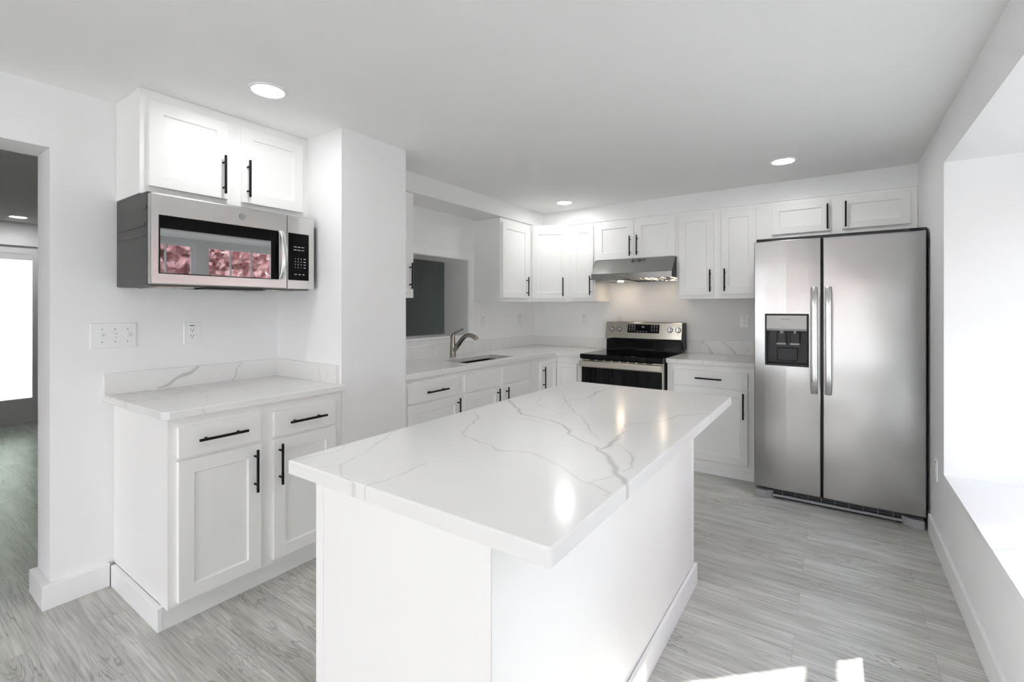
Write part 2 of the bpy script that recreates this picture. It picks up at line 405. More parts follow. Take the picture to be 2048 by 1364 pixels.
# left wall: header over the doorway, pier with the switches, run with the pass-through
PT0, PT1, PTZ0, PTZ1 = 2.60, 3.432, 1.074, 1.797
DY = 0.5365                                  # doorway jamb
wallbox('wall_left', [
    (XW - 0.223, XW, 2.056, CZ, -0.45, DY),
    (XW - 0.223, XW, 0, CZ, DY, 1.70),
    (XW - 0.223, XW, 0, CZ, YN, -0.45),
    (XW - 0.305, XW, 0, CZ, 1.70, PT0),
    (XW - 0.305, XW, 0, PTZ0, PT0, PT1),
    (XW - 0.305, XW, PTZ1, CZ, PT0, PT1),
    (XW - 0.305, XW, 0, CZ, PT1, YB)])
wallbox('wall_chase', [(XW, -2.241, 0, CZ, 1.578, 2.046)])          # boxed chase between coffee nook and sink run
wallbox('wall_soffit', [(XW, -2.56, 2.190, CZ, 2.046, YB), (-2.56, XR, 2.190, CZ, 4.25, YB)])
# right wall with the deep bay
BY0, BY1, BZ0, BZ1, XG = 0.60, 3.305, 0.462, 2.098, 1.0
wallbox('wall_right', [
    (XR, XR + 0.16, 0, CZ, BY1, YB + 0.2), (XR, XR + 0.16, 0, CZ, YN - 0.2, BY0),
    (XR, XR + 0.16, 0, BZ0 - 0.03, BY0, BY1), (XR, XR + 0.16, BZ1, CZ, BY0, BY1),
    (XR + 0.16, XG + 0.12, BZ0 - 0.16, BZ0 - 0.03, BY0 - 0.1, BY1 + 0.1),
    (XR + 0.16, XG + 0.12, BZ1, BZ1 + 0.12, BY0 - 0.1, BY1 + 0.1),
    (XR + 0.16, XG + 0.12, BZ0 - 0.03, BZ1, BY1, BY1 + 0.1), (XR + 0.16, XG + 0.12, BZ0 - 0.03, BZ1, BY0 - 0.1, BY0)])
bm = bmesh.new(); box(bm, WF, XR, XG + 0.05, BZ0 - 0.03, BZ0, BY0, BY1); struct('trim_1', bm, trim_m, 'white painted seat board of the bay beside the fridge')
# wall behind the photographer with a wide glazed opening
wallbox('wall_front', [(XW - 0.223, -2.6, 0, CZ, YN - 0.2, YN), (0.35, XR, 0, CZ, YN - 0.2, YN), (-2.6, 0.35, 2.08, CZ, YN - 0.2, YN)])
# room beyond the doorway
wallbox('wall_living', [
    (-8.0, -7.8, 0, CZ, YN, 0.32), (-8.0, -7.8, 2.16, CZ, 0.32, 1.42), (-8.0, -7.8, 0, CZ, 1.42, 1.9),
    (-8.0, XW - 0.223, 0, CZ, YN - 0.2, YN), (-8.0, XW - 0.223, 0, CZ, 1.78, 1.9)])
# dark grey hall behind the pass-through
wallbox('wall_hall', [(-4.45, -4.3, 0, CZ, 1.9, 5.2), (-4.3, XW - 0.305, 0, CZ, 5.0, 5.2)], slate_m)
wallbox('wall_partition', [(-4.3, XW - 0.305, 0, CZ, 1.9, 1.96)], slate_m)

# ---- glazing
def sash(bm, F, a0, a1, z0, z1, d, w=0.045, t=0.03, cols=1, rows=1, mun=0.016):
    box(bm, F, a0, a0 + w, z0, z1, d, d + t); box(bm, F, a1 - w, a1, z0, z1, d, d + t)
    box(bm, F, a0 + w, a1 - w, z0, z0 + w, d, d + t); box(bm, F, a0 + w, a1 - w, z1 - w, z1, d, d + t)
    for i in range(1, cols):
        c = a0 + w + (a1 - a0 - 2 * w) * i / cols; box(bm, F, c - mun / 2, c + mun / 2, z0 + w, z1 - w, d + 0.006, d + t - 0.006)
    for j in range(1, rows):
        c = z0 + w + (z1 - z0 - 2 * w) * j / rows; box(bm, F, a0 + w, a1 - w, c - mun / 2, c + mun / 2, d + 0.007, d + t - 0.007)
GF = Frame((XG, 0, 0), (0, 1, 0), (-1, 0, 0))
units = [(2.355, 3.155), (1.465, 2.265), (0.70, 1.375)]
for k, (a0, a1) in enumerate(units):
    bm = bmesh.new()
    sash(bm, GF, a0, a1, 1.212, 2.06, -0.005, cols=3, rows=1); sash(bm, GF, a0, a1, 0.50, 1.29, 0.0, cols=3, rows=1)
    lo, hi = [(2.31, BY1), (1.42, 2.31), (BY0, 1.42)][k]
    box(bm, GF, lo, a0, BZ0, BZ1, -0.03, 0.04); box(bm, GF, a1, hi, BZ0, BZ1, -0.03, 0.04)
    box(bm, GF, a0, a1, 2.06, BZ1, -0.03, 0.04); box(bm, GF, a0, a1, BZ0, 0.50, -0.03, 0.04)
    w = struct('window_%d' % (k + 1), bm, trim_m)
    bm = bmesh.new(); box(bm, GF, a0 + 0.04, a1 - 0.04, 0.53, 2.03, 0.010, 0.014); obj('pane', bm, bayglass_m, w)
SF = Frame((0, YN - 0.06, 0), (1, 0, 0), (0, 1, 0))
bm = bmesh.new()
for a0, a1 in ((-2.6, -1.13), (-1.12, 0.35)): sash(bm, SF, a0, a1, 0.02, 2.08, 0, w=0.07, t=0.04)
d1 = struct('door_1', bm, trim_m)
bm = bmesh.new(); box(bm, SF, -2.54, 0.29, 0.08, 2.02, 0.015, 0.020); obj('pane', bm, glass_m, d1)
# glazed entry door at the far end of the next room
EF = Frame((-7.8, 0, 0), (0, 1, 0), (1, 0, 0))
bm = bmesh.new(); sash(bm, EF, 0.421, 1.389, 0.0, 2.0615, -0.06, w=0.09, t=0.045)
box(bm, EF, 0.50, 1.31, 0.05, 0.279, -0.055, -0.02); box(bm, EF, 0.50, 1.31, 1.900, 1.99, -0.055, -0.02)
d2 = struct('door_2', bm, trim_m, 'white glazed entry door beyond the doorway')
bm = bmesh.new(); box(bm, EF, 0.49, 1.32, 0.27, 1.91, -0.045, -0.040); obj('pane', bm, frost_m, d2, label='obscure glass pane')
bm = bmesh.new()
box(bm, EF, 0.32, 0.42, 0, 2.16, -0.1, 0.015); box(bm, EF, 1.39, 1.49, 0, 2.16, -0.1, 0.015); box(bm, EF, 0.32, 1.49, 2.062, 2.16, -0.1, 0.02)
struct('trim_2', bm, trim_m)
# pass-through casing
PF = LF(XW)
bm = bmesh.new(); t = 0.012; w = 0.070
o0, o1, oz1 = PT0 - w, PT1 + 0.073, PTZ1 + 0.067
box(bm, PF, o0, PT0, PTZ0, oz1, 0, t); box(bm, PF, PT1, o1, PTZ0 - 0.038, oz1, 0, t); box(bm, PF, PT0, PT1, PTZ1, oz1, 0, t)
box(bm, PF, o0, PT1, PTZ0 - 0.038, PTZ0, 0, t)
box(bm, PF, o0 - 0.01, PT1 + 0.0, PTZ0 - 0.012, PTZ0 + 0.008, 0.0, 0.026, bev=0.003)
struct('trim_3', bm, trim_m, 'white casing around the pass-through opening over the sink')
bm = bmesh.new()
box(bm, WF, XW - 0.305, XW, PTZ0, PTZ0 + 0.006, PT0, PT1); box(bm, WF, XW - 0.305, XW, PTZ0 + 0.006, PTZ1, PT1 - 0.006, PT1); box(bm, WF, XW - 0.305, XW, PTZ1 - 0.006, PTZ1, PT0, PT1 - 0.006)
struct('trim_4', bm, trim_m)
# soffit to cabinet scribe
bm = bmesh.new(); box(bm, BF(4.25), -2.3, XR, 2.183, 2.190, -0.02, 0.004); struct('trim_5', bm, cab_m)

# ---- baseboards
def bb(name, boxes):
    bm = bmesh.new()
    for b in boxes: box(bm, WF, *b)
    return struct(name, bm, trim_m, bevel=0.003)
bb('baseboard_right', [(XR - 0.016, XR, 0, 0.115, YN, 3.695)])
bm = bmesh.new(); poly_prism(bm, [(XW - 0.223, DY - 0.03), (XW + 0.03, DY - 0.03), (XW + 0.03, 0.7405), (XW, 0.7405), (XW, DY), (XW - 0.223, DY)], 0, 0.108)
struct('baseboard_left', bm, trim_m, bevel=0.003)
bb('baseboard_far', [(-7.8, -7.784, 0, 0.1, YN, 0.32), (-7.8, -7.784, 0, 0.1, 1.49, 1.78)])

# ================================================================== OUTDOORS (seen by reflection and through the entry door, plus added maples that shape the light)
bm = bmesh.new(); box(bm, WF, -40, 40, -0.5, -0.3, -40, 40); g = obj('lawn', bm, grass_m); tag(g, 'green lawn around the house', 'lawn', kind='stuff')
bm = bmesh.new(); box(bm, WF, -4, 2.5, -0.3, -0.14, -8.0, YN - 0.25); o = obj('patio', bm, patio_m); o['kind'] = 'structure'
def tree(name, x, y, h, r, leaf, label, n=900, ls=0.22, low=0.25):
    root = thing(name, label, 'tree', (x, y, -0.3), None)
    bm = bmesh.new(); tube(bm, [(x, y, -0.299), (x, y, 0.2), (x + .05, y, h * .35), (x, y + .1, h * .8)], [.16, .15, .12, .05], 10)
    for k in range(7):
        a = k * 2.4; tube(bm, [(x, y, h * (.3 + .06 * k)), (x + math.cos(a) * r * .6, y + math.sin(a) * r * .6, h * (.5 + .06 * k))], [.06, .02], 8)
    obj('trunk', bm, bark_m, root, smooth=True)
    bm = bmesh.new(); rng = random.Random(int(x * 31 + y * 7))
    for k in range(n):
        u = rng.random(); th = rng.random() * 2 * PI; ph = math.acos(2 * rng.random() - 1); rr = (rng.random() ** 0.4)
        c = Vector((x + r * rr * math.sin(ph) * math.cos(th), y + r * rr * math.sin(ph) * math.sin(th), h * .62 + (h * (.5 - low / 2)) * rr * math.cos(ph)))
        a = Vector((rng.uniform(-1, 1), rng.uniform(-1, 1), rng.uniform(-1, 1))).normalized(); b = a.orthogonal().normalized(); d = a.cross(b)
        s = ls * rng.uniform(.6, 1.3)
        v = [bm.verts.new(c + b * s), bm.verts.new(c + d * s * .6 + a * s * .2), bm.verts.new(c - b * s), bm.verts.new(c - d * s * .6 + a * s * .2)]
        bm.faces.new(v)
    obj('crown', bm, leaf, root)
    return root
mp_ = tree('maple_tree', 4.7, 3.2, 4.7, 2.15, redleaf_m, 'red autumn maple mirrored in the right half of the microwave glass', n=20000, ls=0.09, low=0.1)
dup(mp_, (5.2, -1.3, -0.3), 'unseen red maple added outside the bay to dim its sky light').rotation_euler = (0, 0, 1.0)  # added out of view, screens part of the sky from the bay
m2_ = dup(mp_, (-0.9, -8.4, -0.3), 'red autumn maple straight behind the photographer, faint pink in the fridge doors'); m2_.rotation_euler = (0, 0, 2.2); m2_.scale = (1.25, 1.25, 1.1)
dup(mp_, (4.9, -9.6, -0.3), 'unseen red maple added near the house corner for pink light').rotation_euler = (0, 0, 3.3)  # added out of view to tint the light from behind pink
tree('shade_tree', -12.5, 1.9, 6.5, 2.8, greenleaf_m, 'green tree blurred behind the entry door glass', n=5000, low=0.35)

# ================================================================== CEILING LIGHTS
lt = thing('recessed_light', 'lit recessed ceiling light above the coffee counter', 'ceiling light', (-2.142, 1.121, CZ), 'recessed ceiling lights')
bm = bmesh.new()
N_ = 40
def ringmesh(bm, c, r0, r1, z0, z1):
    A = []
    for k in range(N_):
        a = 2 * PI * k / N_; cs, sn = math.cos(a), math.sin(a)
        A.append([bm.verts.new((c[0] + r * cs, c[1] + r * sn, c[2] + z)) for r, z in ((r1, 0), (r1 - 0.002, z1), (r0, z1 - 0.001), (r0 - 0.004, z0))])
    for k in range(N_):
        p, q = A[k], A[(k + 1) % N_]
        for j in range(3): bm.faces.new([p[j], q[j], q[j + 1], p[j + 1]])
ringmesh(bm, (-2.142, 1.121, CZ), 0.068, 0.083, -0.001, -0.005); obj('trim_ring', bm, plate_m, lt, smooth=True)
bm = bmesh.new(); disc(bm, (-2.142, 1.121, CZ - 0.003), 0.068, 0.0025); obj('lens', bm, lens_m, lt)
dup(lt, (-2.113, 3.91, CZ), 'lit recessed ceiling light in the corner over the sink end of the kitchen')
dup(lt, (-0.298, 3.655, CZ), 'lit recessed ceiling light in front of the fridge')
dup(lt, (-7.35, 1.11, CZ), 'lit recessed ceiling light seen through the doorway')
dup(lt, (-2.142, -1.45, CZ), 'added unseen ceiling fill light behind the photographer on the doorway side')  # unseen lamp, added as fill for the room
dup(lt, (-0.70, -1.45, CZ), 'added unseen ceiling fill light behind the photographer on the window side')  # second fill lamp added out of view
dup(lt, (-1.4, -3.2, CZ), 'added unseen ceiling fill light near the patio door behind the photographer')  # added out of view to brighten the kitchen from behind
dup(lt, (-0.70, 0.70, CZ), 'lit recessed ceiling light mirrored in the island top')

# ================================================================== COFFEE NOOK (left)
F = LF(-2.240)
t = thing('base_cabinet', 'white two-door base cabinet with two drawers left of the white column', 'cabinet', (-2.57, 1.17, 0))
bm = bmesh.new(); box(bm, WF, XW + 0.002, -2.240, 0.100, 0.8835, 0.762, 1.575); obj('body', bm, cab_m, t)
bm = bmesh.new(); box(bm, WF, -2.310, -2.290, 0, 0.0995, 0.744, 1.575); obj('plinth', bm, trim_m, t, bevel=0.001)
bm = bmesh.new(); box(bm, WF, XW + 0.032, -2.288, 0, 0.100, 0.742, 0.7615); obj('side_skirting', bm, trim_m, t, bevel=0.003)
R_ = 0.9716
def zr(z): return H + (z - H) * R_
door(F, 0.794, 1.130, zr(0.082), zr(0.682), t, handle=(1.132 * R_, zr(0.562)), L=0.195)
door(F, 1.190, 1.528, zr(0.088), zr(0.682), t, handle=(1.253 * R_, zr(0.562)), L=0.195)
door(F, 0.794, 1.128, zr(0.696), zr(0.826), t, name='drawer', slab=True, handle=(0.987 * R_, zr(0.764)), vertical=False, L=0.198)
door(F, 1.192, 1.526, zr(0.696), zr(0.820), t, name='drawer', slab=True, handle=(1.398 * R_, zr(0.760)), vertical=False, L=0.198)

def veined(name, bmf, polys, toworld, scale=1.0):
    """stores how much of the darker vein mineral each vertex of the slab holds"""
    me = bmf.data; at = me.attributes.new('vein', 'FLOAT', 'POINT'); off = wloc(bmf)
    segs = []
    for L in polys:
        for p, q in zip(L, L[1:]): segs.append((p[0], p[1], p[2] * scale, q[0], q[1], q[2] * scale))
    vals = [0.0] * len(me.vertices)
    for i, v in enumerate(me.vertices):
        x, y = toworld(v.co + off); best = 0.0
        x += 0.004 * math.sin(y * 61 + 2 * math.sin(x * 37)); y += 0.004 * math.sin(x * 53 + 1.7 * math.sin(y * 41))
        for (ax, ay, aw, bx, by, bw) in segs:
            m = 0.03 + aw
            if x < min(ax, bx) - m or x > max(ax, bx) + m or y < min(ay, by) - m or y > max(ay, by) + m: continue
            dx, dy = bx - ax, by - ay; l2 = dx * dx + dy * dy or 1e-9
            s = max(0, min(1, ((x - ax) * dx + (y - ay) * dy) / l2)); d = math.hypot(x - ax - s * dx, y - ay - s * dy)
            w = aw + (bw - aw) * s; hw = w * 0.5
            val = 1.0 - max(0.0, min(1.0, (d - hw * 0.6) / (hw * 0.6 + 0.0018)))
            val *= min(1.0, 0.45 + w * 90)
            if val > best: best = val
        vals[i] = best
    at.data.foreach_set('value', vals)

# coffee counter and its splashes
us = lin(0, 1, 0.012); ys = [0, 1]
bm = bmesh.new()
poly_prism(bm, [(XW, 0.722), (-2.232, 0.736), (-2.215, 0.742), (-2.206, 0.758), (-2.206, 1.577), (XW, 1.577)], 0.884, 0.916)
tag(obj('countertop', bm, quartz_m, bevel=0.003), 'short white quartz countertop in the nook under the microwave', 'countertop')
VB = [[(0.94, 0.925, .010), (1.0, 0.945, .012), (1.04, 0.975, .014), (1.085, 0.99, .016), (1.12, 1.02, .012)], [(1.29, 0.91, .004), (1.315, 0.95, .006), (1.325, 0.985, .005), (1.345, 1.02, .004)]]
bm = bmesh.new(); Fb = LF(XW); grid_solid(bm, lambda u, v, w: Fb(u, v, w), lin(0.722, 1.577, 0.005), lin(0.9165, 1.019, 0.005), lambda a, b: True, 0, 0.02)
o = obj('backsplash', bm, quartzv_m); veined('b', o, VB, lambda c: (c.y, c.z)); tag(o, 'long low quartz backsplash under the outlet in the microwave nook', 'backsplash')
bm = bmesh.new(); Fs = BF(1.577); grid_solid(bm, lambda u, v, w: Fs(u, v, w), lin(XW + 0.021, -2.262, 0.005), lin(0.9165, 1.019, 0.005), lambda a, b: True, 0, 0.02)
o = obj('backsplash', bm, quartzv_m); veined('b', o, [[(-2.42, 0.91, .003), (-2.41, 0.95, .004), (-2.43, 1.02, .003)], [(-2.36, .91, .002), (-2.34, .96, .003), (-2.35, 1.02, .002)]], lambda c: (c.x, c.z)); tag(o, 'short quartz side splash against the white column', 'backsplash')

# upper cabinet over the microwave
F = LF(-2.578)
t = thing('upper_cabinet', 'white two-door upper cabinet above the microwave', 'cabinet', (-2.7, 1.17, 1.855))
bm = bmesh.new(); box(bm, WF, XW + 0.002, -2.578, 1.856, CZ - 0.002, 0.770, 1.578); obj('body', bm, cab_m, t)
S_ = 2.558 / 2.54
door(F, 0.800, 1.136, 1.892, 2.285, t, handle=(1.110, 2.010), L=0.192, w=0.055)
door(F, 1.204, 1.543, 1.892, 2.288, t, handle=(1.230, 2.016), L=0.192, w=0.055)

# microwave
MX = -2.45
t = thing('microwave', 'stainless over-the-range microwave with black window and keypad', 'microwave', (-2.67, 1.155, 1.435))
bm = bmesh.new(); box(bm, WF, XW + 0.002, MX - 0.045, 1.437, 1.8535, 0.772, 1.540)
obj('case', bm, midgrey_m, t, bevel=0.004, label='dark grey painted metal case')
bm = bmesh.new(); Fc = Frame((0, 0.772, 0), (1, 0, 0), (0, -1, 0))    # raised ribs on the visible side
for z0, z1 in ((1.700, 1.716), (1.655, 1.662)): box(bm, Fc, XW + 0.03, MX - 0.07, z0, z1, 0, 0.003, bev=0.001)
box(bm, Fc, MX - 0.085, MX - 0.05, 1.775, 1.79, 0, 0.004)
obj('side_rib', bm, midgrey_m, t)
FM = LF(MX)
bm = bmesh.new()   # door: steel frame with a window opening, rounded outer edge
ua = [0.772, 0.802, 1.340, 1.385]; va = [1.442, 1.490, 1.747, 1.842]
grid_solid(bm, lambda u, v, w: FM(u, v, w), ua, va, lambda a, b: not (0.802 < a < 1.340 and 1.49 < b < 1.747), -0.040, 0.0)
mdoor = obj('door', bm, steel_m, t, bevel=0.004)
bm = bmesh.new(); box(bm, FM, 0.803, 1.340, 1.491, 1.746, -0.006, -0.001, bev=0.001); obj('door_glass', bm, dullblack_m, mdoor, label='black glass door surround')
bm = bmesh.new(); box(bm, FM, 0.806, 1.297, 1.4925, 1.690, -0.0008, 0.0004); obj('viewing_window', bm, mirrorblack_m, mdoor, label='mirror dark viewing window')
bm = bmesh.new()   # bowed handle
hp = []
for k in range(13):
    s = k / 12; z = 1.492 + (1.747 - 1.492) * s; b_ = math.sin(PI * s)
    hp.append(FM(1.352 + 0.0 * b_, z, 0.004 + 0.034 * b_ ** 0.6))
tube(bm, hp, [(0.0135, 0.006)] * 13, 16); obj('handle', bm, fridgehandle_m, mdoor, smooth=True)
bm = bmesh.new()
grid_solid(bm, lambda u, v, w: FM(u, v, w), [1.388, 1.392, 1.512, 1.544], [1.442, 1.490, 1.747, 1.842], lambda a, b: not (1.392 < a < 1.512 and 1.49 < b < 1.747), -0.040, 0.0)
cp = obj('control_panel', bm, steel_m, t, bevel=0.004)
bm = bmesh.new(); box(bm, FM, 1.3925, 1.5115, 1.491, 1.746, -0.004, -0.0005, bev=0.001); obj('keypad', bm, dullblack_m, cp)
for r in range(4):
    for c_ in range(3):
        ch = ['123', '456', '789', '<0>'][r][c_]
        text('key_mark', ch, FM, 1.432 + 0.017 * c_, 1.608 - 0.016 * r, 0.0, 0.009, mark_m, cp)
bars = [(1.424 + 0.022 * c_, z, .016, .0025) for z in (1.672, 1.655) for c_ in range(3)] + [(1.481, 1.607 - 0.016 * r, .013, .0025) for r in range(4)] + [(1.428 + 0.023 * c_, 1.520, .012, .003) for c_ in range(3)]
for a, z, w_, h_ in bars:
    bm = bmesh.new(); box(bm, FM, a, a + w_, z, z + h_, -0.0005, 0.0002); obj('key_mark', bm, mark_m, cp)
bm = bmesh.new(); disc(bm, FM(1.153, 1.796, 0.0), 0.0150, 0.0012, (1, 0, 0)); obj('emblem_rim', bm, darkprint_m, mdoor); bm = bmesh.new(); disc(bm, FM(1.153, 1.796, 0.0005), 0.0130, 0.0013, (1, 0, 0)); em = obj('emblem', bm, chrome_m, mdoor, smooth=True)
text('emblem_lettering', 'GE', FM, 1.153, 1.796, 0.0018, 0.015, darkprint_m, mdoor)
bm = bmesh.new()   # underside grilles and lamp cover
box(bm, WF, -2.80, -2.56, 1.431, 1.4365, 0.83, 0.98); obj('vent_filter', bm, rangest_m, t)
bm = bmesh.new(); box(bm, WF, -2.80, -2.56, 1.431, 1.4365, 1.33, 1.48); obj('vent_filter', bm, rangest_m, t)
bm = bmesh.new(); box(bm, WF, -2.66, -2.52, 1.429, 1.4365, 1.02, 1.29); obj('lamp_cover', bm, blackpl_m, t)

# switches and outlets
def screws(bm, F, a, zs):
    for z in zs: disc(bm, F(a, z, 0.0055), 0.003, 0.001, F.n, 10)
def outlet(F, a, z, label, usb=True, w=0.072, h=0.116, wide=None):
    t = thing('wall_outlet', label, 'outlet', F(a, z - h / 2, 0), 'wall outlets')
    bm = bmesh.new(); box(bm, F, a - w / 2, a + w / 2, z - h / 2, z + h / 2, 0.0, 0.006, bev=0.002); obj('cover_plate', bm, plate_m, t)
    bm = bmesh.new(); box(bm, F, a - 0.017, a + 0.017, z - 0.034, z + 0.034, 0.006, 0.008, bev=0.001); obj('receptacle', bm, plate_m, t)
    bm = bmesh.new()
    for zz in (z + 0.016, z - 0.018):
        box(bm, F, a - 0.0085, a - 0.0060, zz, zz + 0.008, 0.008, 0.0084); box(bm, F, a + 0.0060, a + 0.0085, zz, zz + 0.008, 0.008, 0.0084)
        disc(bm, F(a, zz - 0.006, 0.008), 0.0028, 0.0004, F.n, 12)
    if usb: box(bm, F, a - 0.012, a + 0.012, z + 0.0385, z + 0.0425, 0.006, 0.0064)
    obj('slots', bm, dark_m, t, label='dark plug slots')
    return t
t = thing('light_switch', 'white triple toggle switch plate beside the doorway', 'light switch', (XW, 0.762, 1.14))
Fw = LF(XW)
bm = bmesh.new(); box(bm, Fw, 0.673, 0.850, 1.142, 1.263, 0, 0.006, bev=0.002); obj('cover_plate', bm, plate_m, t)
for a, up in ((0.717, -1), (0.7655, 0), (0.814, 1)):
    bm = bmesh.new(); box(bm, Fw, a - 0.005, a + 0.005, 1.191, 1.215, 0.006, 0.0075)
    q = 0.004 * up; extr(bm, Fw, [(1.193, 0.007), (1.213, 0.007), (1.210 + 2 * q, 0.022), (1.198 + 2 * q, 0.022)], a - 0.0045, a + 0.0045); obj('toggle', bm, plate_m, t)
for a in (0.717, 0.7655, 0.814):
    for z in (1.172, 1.233):
        bm = bmesh.new(); screws(bm, Fw, a, (z,)); obj('screw', bm, greypl_m, t)
outlet(Fw, 1.097, 1.200, 'white outlet above the short backsplash in the microwave nook', w=0.080, h=0.120)

# ================================================================== SINK RUN
F = LF(-2.58)
t = thing('upper_cabinet', 'narrow sliver of white upper cabinet just right of the column', 'cabinet', (-2.72, 2.24, 1.412))
bm = bmesh.new(); box(bm, WF, XW + 0.002, -2.58, 1.412, 2.186, 2.050, 2.428); obj('body', bm, cab_m, t)
door(F, 2.08, 2.400, 1.450, 2.150, t, handle=(2.372, 1.57), L=0.19)
t = thing('upper_cabinet', 'white single-door upper cabinet right of the pass-through', 'cabinet', (-2.72, 3.76, 1.40))
bm = bmesh.new(); box(bm, WF, XW + 0.002, -2.58, 1.400, 2.186, 3.515, 4.040); obj('body', bm, cab_m, t)
door(F, 3.535, 3.975, 1.434, 2.145, t, handle=(3.935, 1.552), L=0.19)
# diagonal corner unit
dx, dy = (-2.249 + 2.58), (4.26 - 4.04); dl = math.hypot(dx, dy)
FD = Frame((-2.58, 4.04, 0), (dx, dy, 0), (dy, -dx, 0))
t = thing('corner_cabinet', 'white diagonal corner upper cabinet with one door', 'cabinet', (-2.6, 4.35, 1.40))
bm = bmesh.new(); poly_prism(bm, [(-2.58, 4.0405), (-2.2495, 4.26), (-2.2495, YB - 0.002), (XW + 0.002, YB - 0.002), (XW + 0.002, 4.0405)], 1.400, 2.186); obj('body', bm, cab_m, t)
door(FD, 0.020, dl - 0.022, 1.436, 2.145, t, handle=(dl - 0.068, 1.552), L=0.19, d0=0.001)
FU = BF(4.26)
t = thing('upper_cabinet', 'narrow white upper cabinet left of the range hood', 'cabinet', (-2.1, 4.44, 1.404))
bm = bmesh.new(); box(bm, WF, -2.249, -1.962, 1.404, 2.186, 4.26, YB - 0.002); obj('body', bm, cab_m, t)
door(FU, -2.215, -1.975, 1.440, 2.148, t, handle=(-1.998, 1.560), L=0.19)
t = thing('upper_cabinet', 'short white two-door cabinet above the range hood', 'cabinet', (-1.565, 4.44, 1.79))
bm = bmesh.new(); box(bm, WF, -1.9615, -1.1725, 1.798, 2.186, 4.26, YB - 0.002); obj('body', bm, cab_m, t)
door(FU, -1.945, -1.5605, 1.804, 2.166, t, handle=(-1.592, 1.920), L=0.188, w=0.066)
door(FU, -1.5565, -1.180, 1.804, 2.168, t, handle=(-1.524, 1.923), L=0.188, w=0.066)
t = thing('upper_cabinet', 'tall white two-door upper cabinet between range hood and fridge', 'cabinet', (-0.845, 4.44, 1.417))
bm = bmesh.new(); box(bm, WF, -1.172, -0.5145, 1.417, 2.186, 4.26, YB - 0.002); obj('body', bm, cab_m, t)
door(FU, -1.147, -0.858, 1.450, 2.146, t, handle=(-0.884, 1.570), L=0.188)
door(FU, -0.798, -0.535, 1.454, 2.148, t, handle=(-0.770, 1.573), L=0.188)
t = thing('upper_cabinet', 'low white two-door cabinet above the fridge', 'cabinet', (-0.03, 4.44, 1.88))
bm = bmesh.new(); box(bm, WF, -0.514, XR - 0.002, 1.882, 2.186, 4.26, YB - 0.002); obj('body', bm, cab_m, t)
door(FU, -0.423, -0.041, 1.920, 2.150, t, handle=(-0.056, 2.024), L=0.188, w=0.050)
door(FU, 0.033, 0.421, 1.924, 2.154, t, handle=(0.055, 2.029), L=0.188, w=0.050)

# range hood
t = thing('range_hood', 'stainless under-cabinet range hood over the stove', 'range hood', (-1.56, 4.4, 1.60))
FH = Frame((0, 4.26, 0), (1, 0, 0), (0, -1, 0)); h0, h1 = -1.940, -1.176
bm = bmesh.new(); extr(bm, FH, [(1.797, -0.36), (1.797, 0.022), (1.662, 0.135), (1.608, 0.135), (1.608, 0.130), (1.626, 0.120), (1.626, -0.36)], h0, h1); obj('shell', bm, hoodst_m, t, bevel=0.002)
bm = bmesh.new(); extr(bm, FH, [(1.795, -0.36), (1.795, 0.021), (1.660, 0.134), (1.609, 0.134), (1.609, -0.36)], h1, h1 + 0.0015); obj('side_panel', bm, blackpl_m, t)
bm = bmesh.new(); box(bm, FH, h0 + 0.002, h1 - 0.002, 1.600, 1.624, -0.345, -0.335)
for k in range(9): box(bm, FH, -1.62 + 0.045 * k, -1.605 + 0.045 * k, 1.606, 1.612, -0.30, 0.10)
obj('baffle_filter', bm, hoodst_m, t)
bm = bmesh.new(); extr(bm, FH, [(1.625, 0.10), (1.60, 0.05), (1.600, -0.30), (1.625, -0.34)], -1.86, -1.63); obj('filter_cover', bm, hoodst_m, t)
for k in range(5):
    bm = bmesh.new(); disc(bm, FH(-1.688 + 0.021 * k, 1.640, 0.135), 0.006, 0.003, FH.n, 16); obj('button', bm, chrome_m, t, smooth=True)
for a in (-1.76, -1.34):
    bm = bmesh.new(); disc(bm, FH(a, 1.5985 if a < -1.5 else 1.6215, -0.16), 0.03, -0.003, (0, 0, 1), 24); obj('lamp', bm, warm_m, t, label='warm glowing lamp lens')

# base cabinets
F = LF(-2.265)
t = thing('base_cabinet', 'white base cabinet with one drawer beside the column, left of the sink', 'cabinet', (-2.57, 2.32, 0))
bm = bmesh.new(); box(bm, WF, XW + 0.002, -2.265, 0.07, 0.874, 2.050, 2.597); obj('body', bm, cab_m, t)
bm = bmesh.new(); box(bm, WF, XW + 0.002, -2.253, 0, 0.069, 2.050, 2.597); obj('plinth', bm, trim_m, t)
door(F, 2.073, 2.566, 0.715, 0.836, t, name='drawer', slab=True, handle=(2.318, 0.776), vertical=False, L=0.205)
door(F, 2.073, 2.572, 0.11, 0.702, t, handle=(2.541, 0.590), L=0.20)
t = thing('sink_cabinet', 'white sink base cabinet with two false fronts and two doors', 'cabinet', (-2.57, 3.07, 0))
bm = bmesh.new()
box(bm, WF, XW + 0.002, -2.265, 0.07, 0.66, 2.598, 3.560); box(bm, WF, -2.285, -2.265, 0.66, 0.874, 2.598, 3.560)
box(bm, WF, XW + 0.002, -2.285, 0.66, 0.874, 2.598, 2.616); box(bm, WF, XW + 0.002, -2.285, 0.66, 0.874, 3.542, 3.560)
obj('body', bm, cab_m, t)
bm = bmesh.new(); box(bm, WF, XW + 0.002, -2.253, 0, 0.069, 2.598, 3.560); obj('plinth', bm, trim_m, t)
door(F, 2.626, 3.050, 0.713, 0.845, t, name='drawer', slab=True)
door(F, 3.098, 3.508, 0.713, 0.850, t, name='drawer', slab=True)
door(F, 2.630, 3.055, 0.11, 0.699, t, handle=(3.022, 0.590), L=0.20)
